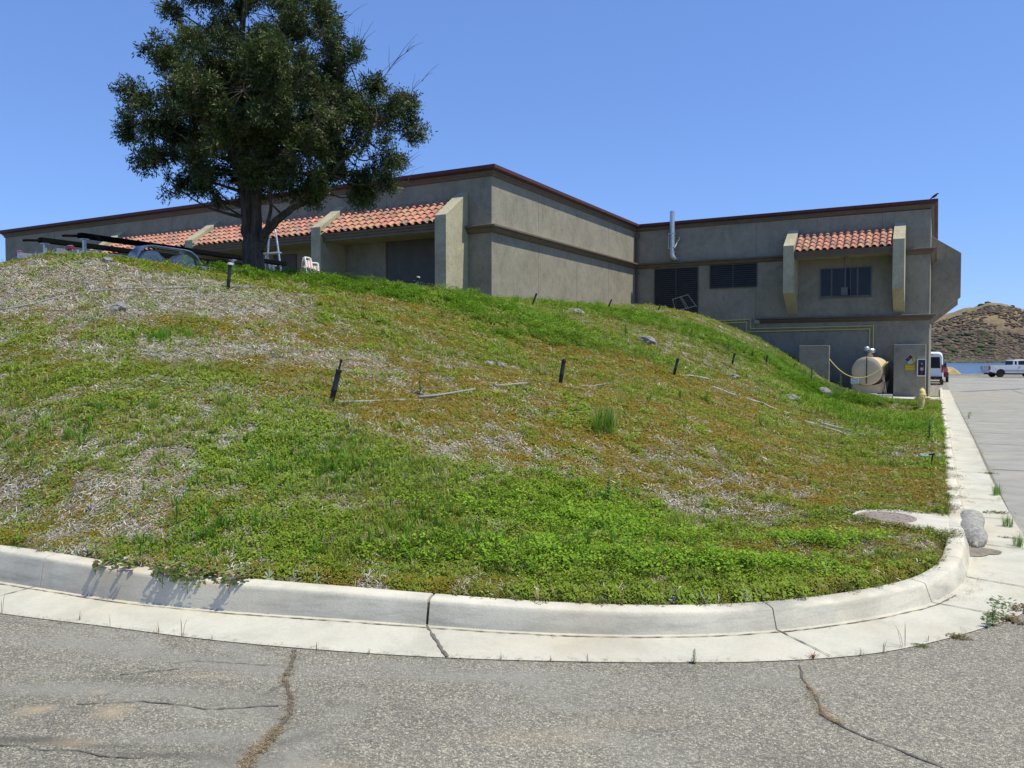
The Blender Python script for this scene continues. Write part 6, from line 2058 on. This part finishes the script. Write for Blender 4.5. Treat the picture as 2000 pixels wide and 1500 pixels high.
# creeping plants hanging over the left kerb
def trailer_plant(u0, u1, drop, label, n, seedv, maxd=9):
    r = random.Random(seedv)
    B = Bld()
    um = (u0 + u1) / 2
    # kerb station under the middle
    best = None
    c = [i for i in range(len(KC)) if KC[i][1] < 8]
    def stn(u):
        pr_ = []
        for i in c:
            P = KC[i]; rr = P[0] * RIGHT[0] + P[1] * RIGHT[1]; ff = P[0] * FWD[0] + P[1] * FWD[1]
            pr_.append(abs(1000 + F_PX * rr / ff - u))
        return KS[c[int(np.argmin(pr_))]]
    s0, s1 = stn(u0), stn(u1)
    org = None
    for k in range(n):
        s = r.uniform(s0, s1)
        t = r.random() ** .8
        p, nn = kpoint(s)
        h = float(kerb_h(p[0], p[1]))
        # path: back of kerb -> over the edge -> down the face, standing off a little
        L = .17 + drop * t
        d = min(r.random() * L, maxd * r.random())
        if d < .17: off, z = .17 - d, h + .012 + .02 * r.random()
        else: off, z = -.004 - .012 * r.random(), h + .01 - (d - .17)
        q_ = p + nn * off
        if org is None: org = np.array([p[0], p[1], h])
        pv, pq, ids = P_leaves(6, .032, .02, .036, .030, r, .5)
        col = (.19, .25, .06) if r.random() < .75 else (.30, .2, .10)
        if r.random() < .08: col = (.5, .45, .4)
        flat = off < 0.02
        if flat: pv = pv * np.array([1.0, .12, 1.6])
        B.add(pv, pq, np.array([[q_[0] - org[0], q_[1] - org[1], z - org[2]]]), np.array([math.atan2(-nn[0], nn[1]) if flat else r.uniform(0, 6.28)]), np.array([r.uniform(.8, 1.25)]), np.array([col]), .2, None, ids)
    V, Q, C = np.concatenate(B.V), np.concatenate(B.Q), np.concatenate(B.C)
    me = fast_mesh('creeping_plant', V, Q, C, M['leaf'])
    o = bpy.data.objects.new('creeping_plant', me); COL.objects.link(o); o.location = org
    tag(o, label, 'creeping plant', 'creeping plants hanging over the left kerb')
    # bare runner stem
    mb = MB()
    for k in range(1):
        s = s0 + (s1 - s0) * .55
        p, nn = kpoint(s); h = float(kerb_h(p[0], p[1]))
        path = [p + nn * .17, p + nn * .08, p - nn * .006, p - nn * .014, p - nn * .010]
        zz = [h + .01, h + .02, h + .012, h - drop * .5, h - drop * .95]
        mb.tube([(a[0] - org[0], a[1] - org[1], b - org[2]) for a, b in zip(path, zz)], .0022, 5)
    mb.build('stem', M['cornice'], o)
trailer_plant(176, 196, .04, 'smallest and leftmost creeping plant on the left kerb top', 16, 1)
trailer_plant(224, 250, .035, 'second small creeping plant from the left on the kerb', 20, 2)
trailer_plant(294, 322, .075, 'creeping plant hanging down the kerb face left of the biggest one', 36, 3)
trailer_plant(332, 382, .095, 'biggest creeping plant hanging almost to the gutter', 70, 4)
trailer_plant(412, 445, .07, 'rightmost creeping plant hanging over the left kerb', 36, 5)
trailer_plant(262, 410, .003, 'flat creeping mat covering the kerb top between the hanging plants', 60, 6, .08)
# bare twig on the dry ground
p, _ = hit(165, 566)
mb = MB(); mb.tube([(0, 0, 0), (-.15, .05, .12), (-.3, .12, .3)], [.008, .006, .002], 5); mb.tube([(0, 0, 0), (.1, 0, .1), (.25, .1, .12)], [.006, .004, .002], 5); mb.tube([(0, 0, 0), (-.05, 0, .15), (.02, .1, .25)], [.006, .004, .002], 5)
o = mb.build('dead_branch', M['cornice'], loc=p); tag(o, 'small dead forked branch on the pale dry ground at the left', 'branch')

# litter in gutter and cracks
lit = Bld()
def litter(pts, n, spread, c0, c1, protos, s0, s1, dz=.006):
    P = np.array(pts); seg = rng.integers(0, len(P) - 1, n); t = rng.random(n)[:, None]
    xy = P[seg] * (1 - t) + P[seg + 1] * t + rng.normal(0, spread, (n, 2))
    z = road_z(xy[:, 1]) + dz
    w = rng.integers(0, len(protos), n)
    for k, (pv, pq, ids) in enumerate(protos):
        s_ = w == k
        lit.add(pv, pq, np.stack([xy[s_, 0], xy[s_, 1], z[s_]], 1), rng.uniform(0, 6.28, s_.sum()), rng.uniform(s0, s1, s_.sum()), mixc(c0, c1, rng.random(s_.sum())), .3, None, ids)
litter(ck, 170, .010, (.16, .12, .07), (.36, .28, .17), PCH, .2, .4)
litter(ck[-4:], 130, .014, (.17, .12, .07), (.36, .28, .17), PCH, .22, .45)
litter(ck2[1:5], 70, .010, (.20, .13, .07), (.34, .24, .12), PCH, .22, .4)
litter([p_ for p_ in GE[(GE[:, 1] < 9) & (GE[:, 0] > -9)][::4]], 700, .022, (.16, .12, .08), (.40, .33, .24), PCH, .15, .35)
litter([KC[i] - KN[i] * .05 for i in range(i0, i1, 4)], 120, .02, (.2, .12, .07), (.36, .24, .14), PCH, .12, .3, .014)
kk_ = [rdz(*p_)[:2] for p_ in [(1860, 1180), (1900, 1150), (1915, 1120)]]
litter([(bx0[0] - .1, bx0[1] - .2), (bx0[0] + .15, bx0[1] - .12), (bx0[0] - .05, bx0[1] - .05)], 90, .05, (.13, .11, .08), (.3, .25, .19), PCH, .12, .35, .016)
litter(kk_, 60, .06, (.25, .13, .08), (.38, .22, .14), PCH, .2, .45, .014)
litter([rdz(*p_)[:2] for p_ in [(1893, 1110), (1925, 1060), (1905, 1010)]], 60, .05, (.16, .13, .10), (.3, .25, .2), PCH, .15, .4, .014)
litter([(KX + .05, 9), (KX + .08, 30)], 90, .06, (.2, .14, .09), (.34, .24, .15), PCH, .2, .6, .014)
litter([(.68, 9), (.67, 40)], 420, .03, (.16, .15, .06), (.34, .27, .14), PCH, .25, .8, .008)
lit.obj('leaf_litter', M['dry'], label='dry grass bits and leaf litter along gutter and road cracks', cat='litter', kind='stuff')

# ================================================================== TREE
tb, tf = at(495, 533, 18.4), 18.4
tz = hz1(tb[0], tb[1])
tree = empty('tree', (tb[0], tb[1], tz - .1), 'broad dark evergreen tree with a forked trunk standing on the crest', 'tree')
K = tf / F_PX
def T(u, v, d=0.0):
    """picture outline to tree-local metres: sideways, depth, height"""
    r = (u - 495) * K; z = (533 - v) * K + .1
    w = RIGHT * r + FWD * d
    return np.array([w[0], w[1], z])
q = NT('bark')
b1_ = q.noise(14, 6, .7, q.mapping((1, 1, .16)), dist=.5)
c = q.ramp(b1_, [(.3, (.035, .028, .024)), (.55, (.10, .085, .072)), (.75, (.17, .15, .13))])
M['bark'] = q.fin(c, .95, q.bump(b1_, 1.0, .05), 0, .1)
tm = MB()
def limb(path, r0, r1, seg=10, wob=.03, sd_=0):
    P = [np.array(p, float) for p in path]
    Q = catmull3(P, 6)
    n = len(Q)
    Q = [q_ + np.array([mnoise.noise(Vector((i * .35, sd_, 0))), mnoise.noise(Vector((i * .35, sd_, 5))), 0]) * wob for i, q_ in enumerate(Q)]
    R = [r0 + (r1 - r0) * (i / (n - 1)) ** .8 for i in range(n)]
    tm.tube([tuple(q_) for q_ in Q], R, seg)
    return Q
def catmull3(P, n):
    P = [2 * P[0] - P[1]] + P + [2 * P[-1] - P[-2]]
    out = []
    for i in range(1, len(P) - 2):
        for k in range(n):
            t = k / n
            a, b, c_, d = P[i - 1], P[i], P[i + 1], P[i + 2]
            out.append(.5 * ((2 * b) + (-a + c_) * t + (2 * a - 5 * b + 4 * c_ - d) * t * t + (-a + 3 * b - 3 * c_ + d) * t ** 3))
    out.append(P[-2])
    return out
limb([T(497, 545), T(496, 520), T(494, 480), T(494, 450)], .275, .21, 16, .02, 1)
for a in range(5):
    an = a * 1.25
    limb([T(497, 520) + np.array([math.cos(an) * .12, math.sin(an) * .12, 0]), T(497, 532) + np.array([math.cos(an) * .24, math.sin(an) * .24, 0]), T(497, 545) + np.array([math.cos(an) * .42, math.sin(an) * .42, -.05])], .12, .05, 8, 0, a)
Ls = limb([T(490, 470), T(484, 430, .05), T(480, 390, .1), T(476, 340, .1), T(470, 260, .2), T(468, 160, .1), T(480, 40, 0), T(490, -50)], .17, .05, 12, .05, 3)
Rs = limb([T(500, 465), T(503, 430, -.05), T(505, 385, -.1), T(515, 330, -.2), T(535, 250, -.3), T(560, 150, -.2), T(585, 50, 0)], .15, .04, 12, .05, 7)
Bs = limb([T(506, 480), T(520, 452, -.1), T(545, 427, -.2), T(578, 405, -.3), T(615, 385, -.4), T(650, 350, -.5), T(690, 300, -.4), T(740, 240, -.2)], .125, .03, 10, .05, 11)
limb([T(512, 465, -.1), T(530, 440, -.3), T(548, 400, -.7), T(560, 360, -1.1)], .06, .025, 8, .03, 13)
nodes = [q_ for q_ in Ls[8:]] + [q_ for q_ in Rs[8:]] + [q_ for q_ in Bs[14:]]
lobes = [  # u, v, radius px, depth m
    (520, 215, 120, -1.4), (520, 200, 130, .8), (430, 230, 105, -.6), (610, 230, 110, -.4), (470, 120, 110, .4), (580, 110, 105, -.5),
    (365, 215, 78, .5), (310, 205, 58, -.6), (262, 238, 34, .1), (300, 262, 50, .7), (345, 300, 66, -.7), (330, 350, 40, .2), (392, 335, 62, .5), (425, 362, 44, -.7),
    (372, 120, 60, .1), (330, 108, 34, -.5), (395, 52, 62, .5), (350, 18, 36, -.2), (440, 20, 78, -.4), (530, 20, 86, .3), (600, 40, 70, -.3), (634, 22, 30, .4), (640, 78, 36, .4),
    (640, 140, 62, .1), (690, 128, 36, -.4), (690, 190, 64, .6), (735, 165, 24, .0), (745, 235, 54, -.4), (795, 185, 26, .1), (800, 232, 32, .4), (770, 275, 46, .4), (745, 310, 50, -.6), (690, 310, 74, .3),
    (660, 362, 50, -.4), (600, 340, 78, -1.0), (620, 384, 24, -.4), (548, 372, 44, -1.2), (500, 320, 86, -1.5), (560, 290, 90, 1.3), (470, 300, 80, 1.2), (450, 350, 50, .6), (704, 368, 24, .1), (752, 352, 22, -.2), (350, 250, 60, -1.2), (650, 260, 80, -1.4), (560, -40, 70, 0), (450, -50, 80, 0), (500, -100, 60, 0),
    (385, 170, 60, -.8), (600, 180, 80, -1.7), (430, 180, 80, -1.6), (575, 250, 70, -2.0), (455, 260, 70, -2.0)]
crown = Bld()
tr_r = random.Random(77)
trg = np.random.default_rng(77)
PT = []
for _ in range(8):
    vs, qs, ids = [], [], []
    n = 17
    for i in range(n):
        t = i / n
        az = tr_r.uniform(0, 6.28); el = tr_r.uniform(-.5, .9)
        d = Vector((math.cos(az) * math.cos(el) + .5, math.sin(az) * math.cos(el), math.sin(el))).normalized()
        s_ = d.cross(Vector((tr_r.uniform(-1, 1), tr_r.uniform(-1, 1), 1))).normalized()
        l_ = .088 * tr_r.uniform(.6, 1.2); w_ = .024 * tr_r.uniform(.7, 1.2)
        o = Vector((t * .24 - .08, tr_r.uniform(-.03, .03), tr_r.uniform(-.03, .03))); k = len(vs)
        vs += [o, o + d * l_ * .45 + s_ * w_ * .5, o + d * l_, o + d * l_ * .45 - s_ * w_ * .5]
        qs += [(k, k + 1, k + 2, k + 3)]; ids += [i] * 4
    PT.append((np.array([tuple(v) for v in vs]), np.array(qs), np.array(ids)))
def addtwigs(P, D, C):
    """P (k,3) positions, D (k,3) directions, C colours: random rotation with x axis along D"""
    k = len(P)
    w = trg.integers(0, len(PT), k)
    up = trg.normal(size=(k, 3))
    X = D / np.linalg.norm(D, axis=1)[:, None]
    Y = np.cross(up, X); Y /= np.linalg.norm(Y, axis=1)[:, None]
    Z = np.cross(X, Y)
    for j, (pv, pq, ids) in enumerate(PT):
        s_ = np.where(w == j)[0]
        if not len(s_): continue
        V = pv[None, :, 0, None] * X[s_][:, None] + pv[None, :, 1, None] * Y[s_][:, None] + pv[None, :, 2, None] * Z[s_][:, None]
        V = V * trg.uniform(.8, 1.25, (len(s_), 1, 1)) + P[s_][:, None]
        n = len(pv)
        Q = (pq[None] + (np.arange(len(s_)) * n)[:, None, None] + crown.n).reshape(-1, 4)
        jit = 1 + (trg.random((len(s_), int(ids.max()) + 1)) - .5) * .45
        Cc = C[s_][:, None, :] * jit[:, ids][:, :, None]
        crown.V.append(V.reshape(-1, 3).astype(np.float32)); crown.Q.append(Q.astype(np.int32)); crown.C.append(Cc.reshape(-1, 3).astype(np.float32)); crown.n += len(s_) * n
for li, (u, v, rp, d) in enumerate(lobes):
    c = T(u, v, d * 1.05)
    R_l = max(rp - (8 if (270 < v < 335) or (u > 650 and v < 335) else 17), rp * .65) * K
    # branch from the nearest lower node
    cand = [n_ for n_ in nodes if n_[2] < c[2] + .2] or nodes
    nd = min(cand, key=lambda n_: np.linalg.norm(n_ - c) + .6 * abs(n_[2] - c[2] + .8))
    midp = (nd + c) / 2 + np.array([0, 0, -.15])
    dist = np.linalg.norm(c - nd)
    limb([nd, midp, c], min(.05, .015 + .016 * dist), .010, 6, .06, li + 20)
    nsub = max(5, int(13 * (R_l / .8) ** 1.7))
    for s in range(nsub):
        dv = trg.normal(size=3); dv /= np.linalg.norm(dv)
        rr = R_l * (trg.uniform(.35, 1.0) ** .5) * .92
        sc_ = c + dv * rr * np.array([1, 1, .92])
        rs = trg.uniform(.16, .30) * (1 if R_l > .5 else .75)
        if trg.random() < .5:
            limb([c, (c + sc_) / 2 + trg.normal(size=3) * .06, sc_], .012, .004, 4, .0, 0)
        n_t = int(46 * (rs / .24) ** 2)
        off = trg.normal(size=(n_t, 3)); off /= np.linalg.norm(off, axis=1)[:, None]
        offr = off * (trg.random((n_t, 1)) ** .45) * rs
        P = sc_ + offr
        D = off * .8 + dv[None] * .5 + np.array([0, 0, -.15]) + trg.normal(size=(n_t, 3)) * .3
        tone = trg.random()
        base = np.array([.030, .048, .016]) * (1 - tone) + np.array([.080, .108, .030]) * tone
        C = np.tile(base, (n_t, 1)) * trg.uniform(.8, 1.25, (n_t, 1))
        dead = trg.random(n_t) < (.10 if v > 250 else .03)
        C[dead] = (.12, .09, .055)
        addtwigs(P, D, C)
trk = tm.build('trunk', M['bark'], tree, shade=True)
V, Q, C = np.concatenate(crown.V), np.concatenate(crown.Q), np.concatenate(crown.C)
me = fast_mesh('crown', V, Q, C, M['crown'])
co_ = bpy.data.objects.new('crown', me); COL.objects.link(co_); co_.parent = tree
print('crown leaves', len(Q))
# bare twigs on the right
def dead_twig(path, r0, kids, seedv):
    global tm
    tm = MB()
    r = random.Random(seedv)
    Q = limb(path, r0, .003, 5, .03, seedv)
    for k in range(kids):
        b = Q[r.randint(len(Q) // 4, len(Q) - 2)]
        d = np.array(path[-1]) - np.array(path[0]); d = d / np.linalg.norm(d)
        e = b + (d + np.array([r.uniform(-.7, .7), r.uniform(-.5, .5), r.uniform(-.2, .9)])) * r.uniform(.2, .55)
        limb([b, (b + e) / 2 + np.array([0, 0, .04]), e], .006, .002, 4, .01, k)
    tm.build('bare_twig', M['bark'], tree)
dead_twig([T(700, 165), T(745, 150), T(775, 115), T(800, 95)], .014, 9, 1)
dead_twig([T(640, 60), T(665, 35), T(690, 45)], .010, 4, 2)
dead_twig([T(680, 130), T(700, 95), T(715, 62)], .010, 6, 3)
dead_twig([T(740, 330), T(780, 325), T(812, 318)], .010, 7, 4)
dead_twig([T(730, 345), T(765, 345), T(800, 352)], .012, 9, 5)
dead_twig([T(790, 200), T(812, 165), T(828, 152)], .008, 4, 6)
dead_twig([T(700, 370), T(735, 365), T(765, 370)], .010, 7, 7)
dead_twig([T(600, 250, -1.8), T(640, 215, -2.1), T(665, 190, -2.2)], .012, 7, 8)

# ================================================================== SCRUB ON THE FAR SHORE
M['scrub'] = vcol_mat('far_scrub', .9, .05)
sh = Bld()
ico = bmesh.new(); bmesh.ops.create_icosphere(ico, subdivisions=2, radius=1)
iv = np.array([tuple(w.co) for w in ico.verts]); iq = np.array([[w.index for w in f.verts] for f in ico.faces]); ico.free()
def shrub(n, t0, t1, b0_, b1_, s0, s1, cols, dens=None):
    t = rng.uniform(t0, t1, n); b = rng.uniform(b0_, b1_, n)
    a = t * b
    x = a * RIGHT[0] + b * FWD[0]; y = a * RIGHT[1] + b * FWD[1]
    if dens:
        k = fbm(x, y, .018, 4) > dens; x, y = x[k], y[k]
    z = hill_h(x, y)
    n = len(x)
    for var in range(4):
        s_ = np.arange(n) % 4 == var
        m_ = s_.sum()
        iv2 = iv * (1 + .35 * np.array([mnoise.noise(Vector(tuple(p * 1.7 + var * 9))) for p in iv]))[:, None]
        col = np.array(cols)[rng.integers(0, len(cols), m_)]
        sh.add(iv2 * np.array([1.25, 1, .5]), iq, np.stack([x[s_], y[s_], z[s_]], 1), rng.uniform(0, 6.28, m_), rng.uniform(s0, s1, m_), col, .2)
G_ = [(.055, .07, .035), (.045, .06, .035), (.075, .08, .045)]
Bn = [(.115, .088, .07), (.135, .10, .075), (.10, .082, .068), (.17, .13, .085)]
shrub(320, .45, .72, D0 + 30, D0 + 300, 1.4, 3.6, G_, .57)
shrub(6500, .45, .72, D0 + 6, D0 + 200, .8, 2.4, Bn, .45)
shrub(80, .52, .60, D0 + 40, D0 + 110, 2.0, 4.5, G_, .42)
shrub(1600, .40, .75, D0 - 9, D0 + 4, 1.6, 3.2, [(.075, .09, .055), (.09, .10, .06), (.065, .075, .055)])
sh.obj('far_scrub', M['scrub'], label='dark shrubs and dry scrub scattered over the hill across the lake', cat='scrub', kind='stuff')
# dry tufts on the bank
